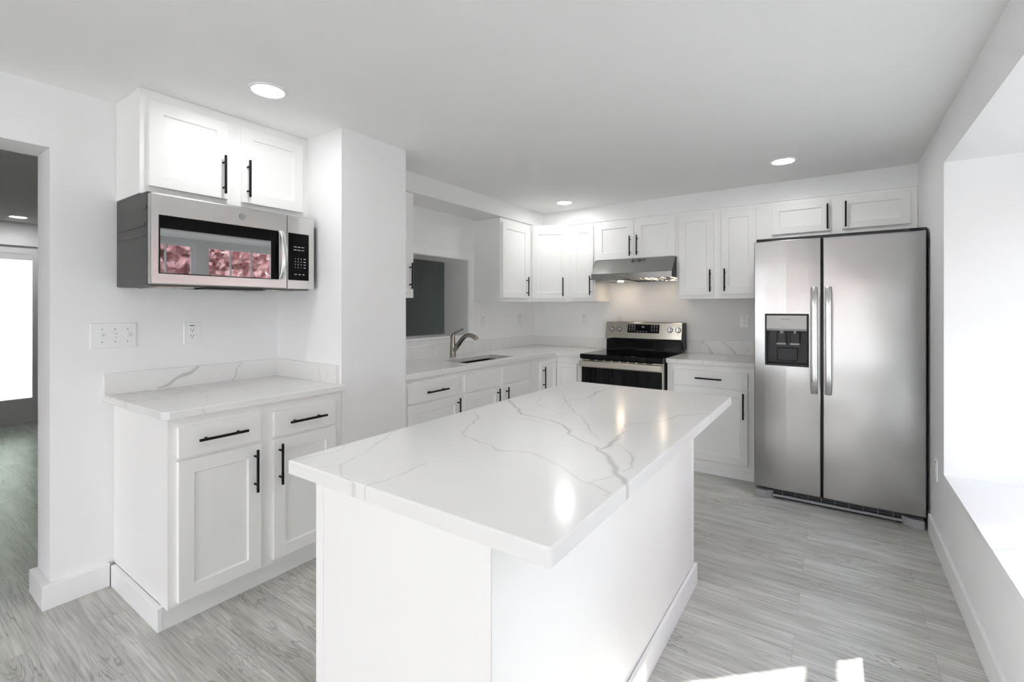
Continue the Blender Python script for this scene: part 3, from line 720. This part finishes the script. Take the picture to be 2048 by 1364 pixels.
door(F, 3.095, 3.508, 0.11, 0.699, t, handle=(3.142, 0.585), L=0.20)
t = thing('corner_base_cabinet', 'white corner base cabinet with an L-shaped folding door', 'cabinet', (-2.5, 4.2, 0))
bm = bmesh.new(); poly_prism(bm, [(XW + 0.002, 3.561), (-2.265, 3.561), (-2.265, 4.01), (-1.972, 4.01), (-1.972, YB - 0.002), (XW + 0.002, YB - 0.002)], 0.07, 0.874); obj('body', bm, cab_m, t)
bm = bmesh.new(); poly_prism(bm, [(XW + 0.002, 3.561), (-2.253, 3.561), (-2.253, 3.998), (-1.972, 3.998), (-1.972, YB - 0.002), (XW + 0.002, YB - 0.002)], 0, 0.069); obj('plinth', bm, trim_m, t)
door(F, 3.704, 3.986, 0.11, 0.815, t, handle=(3.735, 0.690), L=0.20, w=0.045)
FY = BF(4.01)
door(FY, -2.242, -2.026, 0.11, 0.810, t, w=0.045)
t = thing('base_cabinet', 'white base cabinet with one drawer between stove and fridge', 'cabinet', (-0.86, 4.3, 0))
bm = bmesh.new(); box(bm, WF, -1.180, -0.510, 0.066, 0.874, 4.01, YB - 0.002); obj('body', bm, cab_m, t)
bm = bmesh.new(); box(bm, WF, -1.180, -0.510, 0, 0.065, 3.998, YB - 0.002); obj('plinth', bm, trim_m, t)
door(FY, -1.124, -0.563, 0.704, 0.830, t, name='drawer', slab=True, handle=(-0.846, 0.769), vertical=False, L=0.20)
door(FY, -1.124, -0.563, 0.110, 0.692, t, handle=(-0.591, 0.576), L=0.20)

# sink counter: L shape with the bowl cut out
xs = [XW, -2.60, -2.30, -2.235, -1.958]; 
SX0, SX1, SY0, SY1 = -2.625, -2.335, 2.75, 3.41
xs = sorted(set([XW, SX0, SX1, -2.238, -1.958])); ysl = sorted(set([2.050, SY0, SY1, 3.975, YB]))
bm = bmesh.new()
grid_solid(bm, lambda u, v, w: Vector((u, v, w)), xs, ysl, lambda a, b: not (SX0 < a < SX1 and SY0 < b < SY1) and (a < -2.238 or b > 3.975), 0.8755, 0.912)
tag(obj('countertop', bm, quartz_m, bevel=0.003), 'long L-shaped white quartz countertop holding the sink', 'countertop')
bm = bmesh.new(); box(bm, WF, -1.183, -0.508, 0.8755, 0.912, 3.975, YB)
tag(obj('countertop', bm, quartz_m, bevel=0.003), 'small white quartz countertop between stove and fridge', 'countertop')
bm = bmesh.new(); Fb = LF(XW); grid_solid(bm, lambda u, v, w: Fb(u, v, w), lin(2.050, YB, 0.006), lin(0.9125, 1.017, 0.006), lambda a, b: True, 0, 0.02)
o = obj('backsplash', bm, quartzv_m)
veined('b', o, [[(2.69, 0.91, .002), (2.675, 0.96, .003), (2.67, 1.02, .002)], [(2.93, .91, .002), (2.925, .96, .004), (2.96, 1.02, .003)], [(3.46, .91, .002), (3.465, 1.02, .003)], [(3.64, .91, .002), (3.67, 1.02, .004)], [(3.76, .91, .006), (3.755, 1.02, .002)], [(3.98, .91, .003), (4.01, 1.02, .005)]], lambda c: (c.y, c.z))
tag(o, 'long quartz backsplash behind the faucet', 'backsplash')
bm = bmesh.new(); Fk = BF(YB); grid_solid(bm, lambda u, v, w: Fk(u, v, w), lin(XW + 0.0205, -1.97, 0.01), lin(0.9125, 1.017, 0.01), lambda a, b: True, 0, 0.02)
o = obj('backsplash', bm, quartzv_m); veined('b', o, [[(-2.4, .91, .002), (-2.35, 1.02, .003)]], lambda c: (c.x, c.z)); tag(o, 'quartz backsplash left of the stove on the back wall', 'backsplash')
bm = bmesh.new(); grid_solid(bm, lambda u, v, w: Fk(u, v, w), lin(-1.165, -0.51, 0.004), lin(0.9125, 1.030, 0.004), lambda a, b: True, 0, 0.02)
o = obj('backsplash', bm, quartzv_m)
veined('b', o, [[(-1.045, 1.03, .012), (-1.01, 1.0, .010), (-0.975, .96, .014), (-0.945, .92, .016)], [(-0.865, 1.03, .010), (-0.82, .99, .010), (-0.77, .95, .014), (-0.745, .91, .012)], [(-1.06, 1.03, .003), (-1.05, .98, .004), (-1.075, .91, .003)], [(-1.15, 1.01, .003), (-1.12, .95, .003)], [(-0.64, .98, .003), (-0.67, .92, .004), (-0.72, .915, .003)]], lambda c: (c.x, c.z))
tag(o, 'boldly veined quartz backsplash right of the stove', 'backsplash')

# sink bowl (undermount)
bm = bmesh.new(); r0, r1 = (SX0 - 0.004, SX1 + 0.004), (SY0 - 0.004, SY1 + 0.004)
def rr(x0, x1, y0, y1, z, r, n=5):
    pts = []
    for cx, cy, a0 in ((x1 - r, y1 - r, 0), (x0 + r, y1 - r, 90), (x0 + r, y0 + r, 180), (x1 - r, y0 + r, 270)):
        for k in range(n + 1):
            a = math.radians(a0 + 90 * k / n); pts.append(bm.verts.new((cx + r * math.cos(a), cy + r * math.sin(a), z)))
    return pts
rings = [rr(SX0 - .02, SX1 + .02, SY0 - .02, SY1 + .02, .8745, .03), rr(SX0 - .004, SX1 + .004, SY0 - .004, SY1 + .004, .8745, .03), rr(SX0 + .004, SX1 - .004, SY0 + .004, SY1 - .004, .71, .05), rr(SX0 + .03, SX1 - .03, SY0 + .03, SY1 - .03, .69, .05)]
for A, B in zip(rings, rings[1:]):
    n = len(A)
    for k in range(n): bm.faces.new([A[k], A[(k + 1) % n], B[(k + 1) % n], B[k]])
bm.faces.new(rings[-1])
t = thing('sink', 'undermount stainless sink bowl in the L-shaped countertop', 'sink', (-2.48, 3.08, 0.69))
obj('bowl', bm, sinkst_m, t, smooth=True)
bm = bmesh.new(); disc(bm, (-2.48, 3.08, 0.691), 0.045, 0.003); obj('drain', bm, chrome_m, t, smooth=True)

# faucet
fx, fy = -2.735, 3.035
t = thing('faucet', 'brushed nickel pull-out faucet with a single lever behind the sink', 'faucet', (fx, fy, 0.912))
bm = bmesh.new()
tube(bm, [(fx, fy, .912), (fx, fy, .916), (fx, fy, .98), (fx, fy, 1.03), (fx, fy, 1.052)], [.029, .027, .026, .0245, .022], 24); obj('body', bm, nickel_m, t, smooth=True)
bm = bmesh.new(); ux, uy = 0.985, 0.17
def fp(s, z): return (fx + ux * s, fy + uy * s, z)
tube(bm, [fp(.005, .965), fp(.035, .995), fp(.065, 1.033), fp(.095, 1.070), fp(.130, 1.097), fp(.165, 1.105), fp(.195, 1.099)], [.022, .022, .020, .018, .017, .018, .019], 20)
obj('spout', bm, nickel_m, t, smooth=True)
bm = bmesh.new(); tube(bm, [fp(.193, 1.099), fp(.215, 1.092), fp(.232, 1.080), fp(.236, 1.068)], [.0195, .021, .021, .017], 20); obj('spray_head', bm, nickel_m, t, smooth=True)
bm = bmesh.new()
tube(bm, [(fx, fy, 1.053), (fx, fy, 1.085), fp(.006, 1.110)], [.0215, .020, .014], 20)
tube(bm, [fp(.0, 1.103), fp(.03, 1.124), fp(.07, 1.141), fp(.105, 1.158)], [(.010, .012), (.006, .009), (.005, .007), (.004, .006)], 14); obj('lever', bm, nickel_m, t, smooth=True)

outlet(LF(XW), 3.655, 1.205, 'white outlet on the sink wall just right of the pass-through casing')
outlet(LF(XW), 4.315, 1.215, 'white outlet on the sink wall tucked beside the back corner')
outlet(BF(YB), -2.262, 1.212, 'white outlet on the back wall left of the stove')
outlet(BF(YB), -1.845, 1.215, 'white outlet half hidden behind the stove backguard', usb=False)
outlet(BF(YB), -0.678, 1.220, 'white outlet on the back wall beside the fridge')
outlet(Frame((XR, 0, 0), (0, 1, 0), (-1, 0, 0)), 3.515, 0.428, 'white outlet low on the right wall beside the fridge')

# ================================================================== RANGE
t = thing('range', 'freestanding stainless electric range with black glass cooktop', 'stove', (-1.567, 4.2, 0))
x0, x1 = -1.950, -1.1865
bm = bmesh.new(); box(bm, WF, x0 + 0.004, x1 - 0.004, 0.03, 0.872, 3.945, 4.61); box(bm, WF, x0 + .03, x1 - .03, 0.0, 0.03, 4.0, 4.55); obj('body', bm, blackpl_m, t)
bm = bmesh.new(); box(bm, WF, x0, x1, 0.873, 0.916, 3.905, 4.50, bev=0.004, seg=2); ck = obj('cooktop', bm, glossblack_m, t, label='black glass cooktop')
FRn = BF(3.945)
bm = bmesh.new()
grid_solid(bm, lambda u, v, w: FRn(u, v, w), [x0 + .002, x0 + .012, x1 - .012, x1 - .002], [0.20, 0.26, 0.795, 0.868], lambda a, b: not (x0 + .012 < a < x1 - .012 and .26 < b < .795), 0, 0.025)
od = obj('oven_door', bm, rangest_m, t, bevel=0.002)
bm = bmesh.new(); box(bm, FRn, x0 + .0125, x1 - .0125, 0.2605, 0.7945, 0.002, 0.023); obj('oven_window', bm, glossblack_m, od, label='black glass oven window')
bm = bmesh.new()   # wide flat handle with end brackets
box(bm, FRn, x0 + 0.004, x1 - 0.004, 0.805, 0.855, 0.062, 0.078, bev=0.005, seg=3)
for a in (x0 + 0.006, x1 - 0.030): box(bm, FRn, a, a + 0.024, 0.812, 0.848, 0.025, 0.062)
obj('handle', bm, rangest_m, od)
bm = bmesh.new()
for k in range(8): box(bm, FRn, x0 + 0.09 + 0.075 * k, x0 + 0.145 + 0.075 * k, 0.859, 0.866, 0.0245, 0.0255)
obj('vent_slots', bm, dark_m, od)
bm = bmesh.new(); box(bm, FRn, x0 + .004, x1 - .004, 0.04, 0.19, 0, 0.02, bev=0.003); obj('storage_drawer', bm, rangest_m, t)
# backguard
bm = bmesh.new(); FG = BF(4.50)
extr(bm, FG, [(0.917, -0.11), (0.917, 0.0), (1.045, -0.005), (1.045, -0.11)], x0 + .006, x1 - .002); obj('backguard_base', bm, glossblack_m, t)
bm = bmesh.new(); extr(bm, FG, [(1.030, -0.11), (1.030, 0.045), (1.040, 0.050), (1.192, 0.018), (1.199, 0.008), (1.199, -0.11)], x0 + .012, x1 + .006)
bg = obj('backguard', bm, rangest_m, t, bevel=0.002)
bm = bmesh.new(); extr(bm, FG, [(0.94, -0.112), (0.94, -0.01), (1.03, 0.040), (1.194, 0.012), (1.194, -0.112)], x1 + .0065, x1 + .010); obj('backguard_end', bm, blackpl_m, t)
knob_m = mat('knob_metal', (0.55, 0.55, 0.55), 0.18, metal=1.0)
tilt = math.atan2(0.032, 0.152)
def gp(z): return 0.050 - (z - 1.040) * 0.032 / 0.152
bm = bmesh.new(); extr(bm, FG, [(1.094, gp(1.094) + .0002), (1.094, gp(1.094) + .0015), (1.176, gp(1.176) + .0015), (1.176, gp(1.176) + .0002)], -1.706, -1.392); obj('display', bm, glossblack_m, bg)
dm = [(a, zc, .011, .0035) for a in (-1.69, -1.665, -1.64, -1.47, -1.445, -1.42) for zc in (1.115, 1.132, 1.149, 1.163)] + [(a, 1.106, .010, .005) for a in (-1.61, -1.58, -1.55, -1.52)]
for a, zc, w_, h_ in dm:
    bm = bmesh.new(); g_ = gp(zc) + .0016; box(bm, FG, a, a + w_, zc, zc + h_, g_, g_ + .0004); obj('display_mark', bm, mark_m, bg)
text('display_emblem', 'GE', FG, -1.550, 1.152, gp(1.152) + .0030, 0.022, mark_m, bg)
for a in (-1.871, -1.794, -1.290, -1.214):
    zc = 1.128; n_ = Vector((0, -1, 0.21)).normalized(); c0 = FG(a, zc, gp(zc))
    bm = bmesh.new(); disc(bm, c0, 0.0255, 0.004, n_, 28); obj('knob_shade', bm, darkprint_m, bg)  # dark disc put in for the shading around the knob
    bm = bmesh.new(); disc(bm, c0 + n_ * 0.004, 0.0215, 0.006, n_, 28, r2=0.0195)
    c1 = c0 + n_ * 0.010; u = Vector((1, 0, 0)); v = n_.cross(u)
    vs = [bm.verts.new(c1 + u * s * 0.0065 + v * q * 0.0215 + n_ * h_) for h_ in (0, 0.016) for s, q in ((-1, -1), (1, -1), (1, 1), (-1, 1))]
    for f in ((0, 1, 2, 3), (7, 6, 5, 4), (0, 4, 5, 1), (1, 5, 6, 2), (2, 6, 7, 3), (3, 7, 4, 0)): bm.faces.new([vs[i] for i in f])
    kn = obj('knob', bm, knob_m, bg, bevel=0.0015)
    bm = bmesh.new(); g_ = gp(1.090) + .0003; box(bm, FG, a - .003, a + .003, 1.084, 1.092, g_, g_ + .0004); obj('dial_mark', bm, darkprint_m, bg); bm = bmesh.new(); box(bm, FG, a - .018, a + .018, 1.1615, 1.163, gp(1.1615) + .0003, gp(1.1615) + .0008); obj('dial_mark', bm, darkprint_m, bg)

# ================================================================== FRIDGE
t = thing('refrigerator', 'stainless side-by-side refrigerator with ice dispenser', 'refrigerator', (-0.02, 4.15, 0))
YR = 3.720; FR = BF(YR)
bm = bmesh.new(); box(bm, WF, -0.478, 0.4555, 0.045, 1.833, YR + 0.075, 4.60); obj('case', bm, fridgecase_m, t, bevel=0.004)
def fdoor(a0, a1, hole=None):
    bm = bmesh.new(); z0, z1 = 0.073, 1.806; w = a1 - a0; n = 16
    bow = lambda a: 0.006 * (1 - ((a - (a0 + a1) / 2) / (w / 2)) ** 2)
    us = lin(a0, a1, w / n) if not hole else sorted(set([a0, a0 + .02, a0 + .045, hole[0], (hole[0] + hole[1]) / 2, hole[1], a1 - .05, a1 - .025, a1]))
    vs = [z0, z1] if not hole else [z0, hole[2], hole[3], z1]
    grid_solid(bm, lambda u, v, ww: FR(u, v, ww + (bow(u) if ww > -0.03 else 0) - 0.006), us, vs, lambda a, b: not (hole and hole[0] < a < hole[1] and hole[2] < b < hole[3]), -0.064, 0.0)
    return obj('door', bm, fridge_m, t, bevel=0.006, seg=3)
HO = (-0.411, -0.158, 0.941, 1.292)
dl_ = fdoor(-0.484, -0.0865, HO); dr_ = fdoor(-0.0745, 0.444)
bm = bmesh.new(); box(bm, WF, -0.0865, -0.0745, 0.08, 1.80, YR + 0.045, YR + 0.075); obj('gasket', bm, blackpl_m, t)
# dispenser
bm = bmesh.new(); d = -0.002
grid_solid(bm, lambda u, v, w: FR(u, v, w), [HO[0] + .001, HO[0] + .007, HO[1] - .007, HO[1] - .001], [HO[2] + .001, HO[2] + .012, HO[3] - .008, HO[3] - .001], lambda a, b: not (HO[0] + .007 < a < HO[1] - .007 and HO[2] + .012 < b < HO[3] - .008), -0.062, 0.002)
disp = obj('dispenser', bm, blackpl_m, dl_, bevel=0.001)
bm = bmesh.new(); box(bm, FR, HO[0] + .007, HO[1] - .007, HO[2] + .012, 1.19, -0.062, -0.058)
box(bm, FR, -0.345, -0.22, 0.97, 1.06, -0.058, -0.045, bev=0.004); box(bm, FR, -0.345, -0.285, 1.08, 1.17, -0.058, -0.03, bev=0.004); box(bm, FR, -0.265, -0.205, 1.08, 1.17, -0.058, -0.03, bev=0.004)
obj('dispenser_recess', bm, blackpl_m, dl_)
bm = bmesh.new(); box(bm, FR, -0.345, -0.288, 1.082, 1.094, -0.030, -0.024); box(bm, FR, -0.265, -0.208, 1.082, 1.094, -0.030, -0.024); tube(bm, [FR(-0.315, 1.18, -0.035), FR(-0.315, 1.16, -0.035)], 0.014, 16); tube(bm, [FR(-0.235, 1.18, -0.035), FR(-0.235, 1.16, -0.035)], 0.010, 16); obj('dispenser_paddles', bm, greypl_m, dl_)
bm = bmesh.new(); box(bm, FR, HO[0] + .007, HO[1] - .007, 1.192, HO[3] - .008, -0.03, 0.003, bev=0.001); obj('dispenser_panel', bm, steel('dispenser_silver', (.33, .325, .31), .45), dl_)
bm = bmesh.new(); extr(bm, FR, [(1.192, -0.03), (1.192, 0.004), (1.180, 0.0), (1.178, -0.03)], HO[0] + .007, HO[1] - .007); obj('dispenser_lip', bm, greypl_m, dl_)
text('brand_lettering', 'FRIGIDAIRE', FR, -0.288, 1.258, 0.0036, 0.011, darkprint_m, dl_)
text('panel_lettering', 'Ice  Water', FR, -0.305, 1.204, 0.0036, 0.008, darkprint_m, dl_)
for nm, a, dd in (('l', -0.1225, dl_), ('r', -0.0445, dr_)):
    bm = bmesh.new(); hp = []; K = 20; prof = []
    for k in range(K + 1):
        s = k / K; z = 0.765 + 0.71 * s; b_ = min(1, math.sin(PI * s) * 2.2) ** 0.5 if 0 < s < 1 else 0
        hp.append(FR(a, z, 0.002 + 0.044 * b_))
    tube(bm, hp, [(0.0195, 0.0075)] * (K + 1), 18)
    obj('handle', bm, fridgehandle_m, dd, smooth=True)
# toe grille and feet
bm = bmesh.new(); box(bm, FR, -0.37, 0.335, 0.028, 0.07, -0.050, -0.040); obj('toe_grille', bm, blackpl_m, t)
bm = bmesh.new(); box(bm, FR, -0.37, 0.335, 0.018, 0.032, -0.040, -0.018, bev=0.002)
for k in range(9): box(bm, FR, -0.31 + 0.075 * k, -0.308 + 0.075 * k, 0.030, 0.068, -0.040, -0.036)
for z in (0.044, 0.056): box(bm, FR, -0.37, 0.335, z, z + 0.0015, -0.040, -0.037)
obj('grille_bar', bm, greypl_m, t)
for a0, a1 in ((-0.476, -0.366), (0.330, 0.436)):
    bm = bmesh.new(); s = 1 if a0 < 0 else -1
    if s > 0: pts = [(a0, YR - 0.004), (a0 + .065, YR - 0.004), (a1, YR + .035), (a1, YR + .074), (a0, YR + .074)]
    else: pts = [(a0, YR + .035), (a1 - .058, YR - 0.004), (a1, YR - 0.004), (a1, YR + .074), (a0, YR + .074)]
    poly_prism(bm, pts, 0.0, 0.052); obj('foot', bm, greypl_m, t, bevel=0.004)
for a in (-0.44, 0.40):
    bm = bmesh.new(); box(bm, FR, a - 0.03, a + 0.03, 1.806, 1.822, -0.074, -0.02, bev=0.003); obj('hinge_cover', bm, blackpl_m, t)

# ================================================================== ISLAND
t = thing('kitchen_island', 'white kitchen island base with flat panels and corner posts', 'island', (-0.87, 1.55, 0))
ix0, ix1, iy0, iy1 = -1.173, -0.568, 0.745, 2.362
bm = bmesh.new(); box(bm, WF, ix0 + .002, ix1 - .002, 0, 0.8755, iy0 + .002, iy1 - .002); obj('body', bm, cab_m, t)
for (a0, a1, b0, b1) in ((ix1 - .025, ix1, iy0, iy0 + .002), (ix0, ix0 + .034, iy0, iy0 + .002), (ix1 - .002, ix1, iy0, iy0 + .045), (ix1 - .002, ix1, iy1 - .030, iy1)):
    bm = bmesh.new(); box(bm, WF, a0, a1, 0, 0.8755, b0, b1, bev=0.0012); obj('corner_post', bm, cab_m, t)
bm = bmesh.new()
box(bm, WF, ix1, ix1 + .014, 0, 0.100, iy0 - .014, iy1 + .012); box(bm, WF, ix0, ix1, 0, 0.100, iy0 - .014, iy0); box(bm, WF, ix0, ix1, 0, 0.100, iy1, iy1 + .012)
obj('plinth', bm, trim_m, t, bevel=0.002)
VE = [[(-1.212, 1.461, 0.0017), (-1.166, 1.442, 0.0033), (-1.117, 1.372, 0.0032), (-1.071, 1.265, 0.0022), (-1.043, 1.208, 0.0022), (-0.996, 1.171, 0.0021), (-0.927, 1.153, 0.0027), (-0.866, 1.134, 0.0019), (-0.815, 1.112, 0.0037), (-0.779, 1.132, 0.0019), (-0.738, 1.147, 0.0018), (-0.696, 1.142, 0.0018), (-0.638, 1.108, 0.0017), (-0.591, 1.095, 0.0022), (-0.555, 1.066, 0.0027), (-0.508, 1.03, 0.0021), (-0.479, 1.023, 0.002), (-0.442, 1.013, 0.0024), (-0.43, 1.005, 0.0029), (-0.429, 0.982, 0.0019), (-0.413, 0.977, 0.0015)], [(-1.23, 1.742, 0.0077), (-1.149, 1.672, 0.0064), (-1.08, 1.606, 0.0079), (-1.025, 1.54, 0.0058), (-0.958, 1.538, 0.0033), (-0.89, 1.53, 0.0032), (-0.83, 1.493, 0.0046), (-0.782, 1.466, 0.0075), (-0.732, 1.389, 0.0063), (-0.666, 1.35, 0.0034), (-0.608, 1.313, 0.0039), (-0.571, 1.282, 0.0062), (-0.535, 1.241, 0.0084), (-0.49, 1.176, 0.009), (-0.45, 1.119, 0.0096), (-0.421, 1.082, 0.0082), (-0.396, 1.063, 0.004)], [(-0.577, 1.306, 0.0076), (-0.574, 1.358, 0.0078), (-0.582, 1.425, 0.0109), (-0.59, 1.487, 0.007), (-0.619, 1.579, 0.003), (-0.633, 1.622, 0.0023), (-0.587, 1.671, 0.0023), (-0.54, 1.738, 0.0024), (-0.52, 1.819, 0.0032), (-0.516, 1.869, 0.0033), (-0.469, 1.927, 0.0025), (-0.409, 1.978, 0.0017)], [(-1.139, 2.098, 0.0016), (-1.08, 1.985, 0.002), (-1.016, 1.89, 0.0029), (-0.926, 1.769, 0.0027), (-0.859, 1.681, 0.0025), (-0.809, 1.642, 0.0025), (-0.749, 1.549, 0.0031), (-0.696, 1.475, 0.0029), (-0.655, 1.424, 0.0028), (-0.624, 1.379, 0.0015)], [(-1.024, 1.904, 0.0019), (-0.984, 1.925, 0.0019), (-0.96, 1.997, 0.004), (-0.979, 2.13, 0.0063), (-0.992, 2.185, 0.0064), (-0.981, 2.292, 0.0033), (-0.975, 2.404, 0.0023)], [(-1.164, 1.911, 0.0015), (-1.124, 1.849, 0.0015), (-1.101, 1.767, 0.0015), (-1.016, 1.706, 0.0018), (-0.931, 1.656, 0.0017), (-0.875, 1.67, 0.0017)], [(-0.774, 1.452, 0.0015), (-0.741, 1.467, 0.0015), (-0.699, 1.473, 0.0015)], [(-0.556, 1.38, 0.002), (-0.515, 1.335, 0.0025), (-0.477, 1.281, 0.0036), (-0.457, 1.245, 0.0035), (-0.448, 1.194, 0.0022), (-0.452, 1.155, 0.0016)], [(-0.486, 1.018, 0.0015), (-0.484, 1.047, 0.0015), (-0.475, 1.082, 0.0016), (-0.459, 1.109, 0.0016)], [(-1.255, 1.117, 0.0015), (-1.226, 1.045, 0.0015), (-1.183, 0.975, 0.0017), (-1.15, 0.922, 0.0015), (-1.116, 0.837, 0.0015), (-1.102, 0.774, 0.0023), (-1.059, 0.737, 0.0027), (-1.022, 0.721, 0.0016), (-0.989, 0.715, 0.0016), (-0.94, 0.699, 0.0015)], [(-1.099, 0.772, 0.0015), (-1.103, 0.746, 0.0015), (-1.126, 0.723, 0.0015)], [(-1.273, 0.723, 0.0024), (-1.238, 0.727, 0.0015), (-1.22, 0.765, 0.0015), (-1.209, 0.825, 0.0015), (-1.213, 0.864, 0.0015), (-1.252, 0.896, 0.0015)], [(-0.917, 0.701, 0.0015), (-0.921, 0.725, 0.0015), (-0.902, 0.766, 0.0015), (-0.91, 0.81, 0.0016), (-0.91, 0.841, 0.0016), (-0.911, 0.884, 0.0023), (-0.917, 0.907, 0.0015)], [(-1.03, 1.474, 0.0015), (-0.96, 1.49, 0.0015), (-0.849, 1.459, 0.0015), (-0.777, 1.449, 0.0015)]]
bm = bmesh.new()
X0, X1, Y0, Y1 = -1.254, -0.410, 0.708, 2.425
us = [X0, X0 + .002] + lin(X0 + .005, X1 - .005, 0.0045) + [X1 - .002, X1]; vs = [Y0, Y0 + .002] + lin(Y0 + .005, Y1 - .005, 0.0045) + [Y1 - .002, Y1]
def isl(u, v, w):
    # eased edges and corners
    e = 0.0
    for q in (u - X0, X1 - u, v - Y0, Y1 - v):
        if q < 0.0045: e = max(e, (0.0045 - q))
    z = w - e * 0.7 if w > 0.9 else w + e * 0.7
    r = 0.012; cx = min(max(u, X0 + r), X1 - r); cy = min(max(v, Y0 + r), Y1 - r); dx_, dy_ = u - cx, v - cy
    if dx_ and dy_:
        l = math.hypot(dx_, dy_); k = min(1, max(abs(dx_), abs(dy_)) / l); u, v = cx + dx_ * k, cy + dy_ * k
    return Vector((u, v, z))
grid_solid(bm, isl, us, vs, lambda a, b: True, 0.8757, 0.914)
o = obj('countertop', bm, quartzv_m); veined('isl', o, VE, lambda c: (c.x, c.y), 1.5)
tag(o, 'large veined white quartz slab on top of the island', 'countertop')
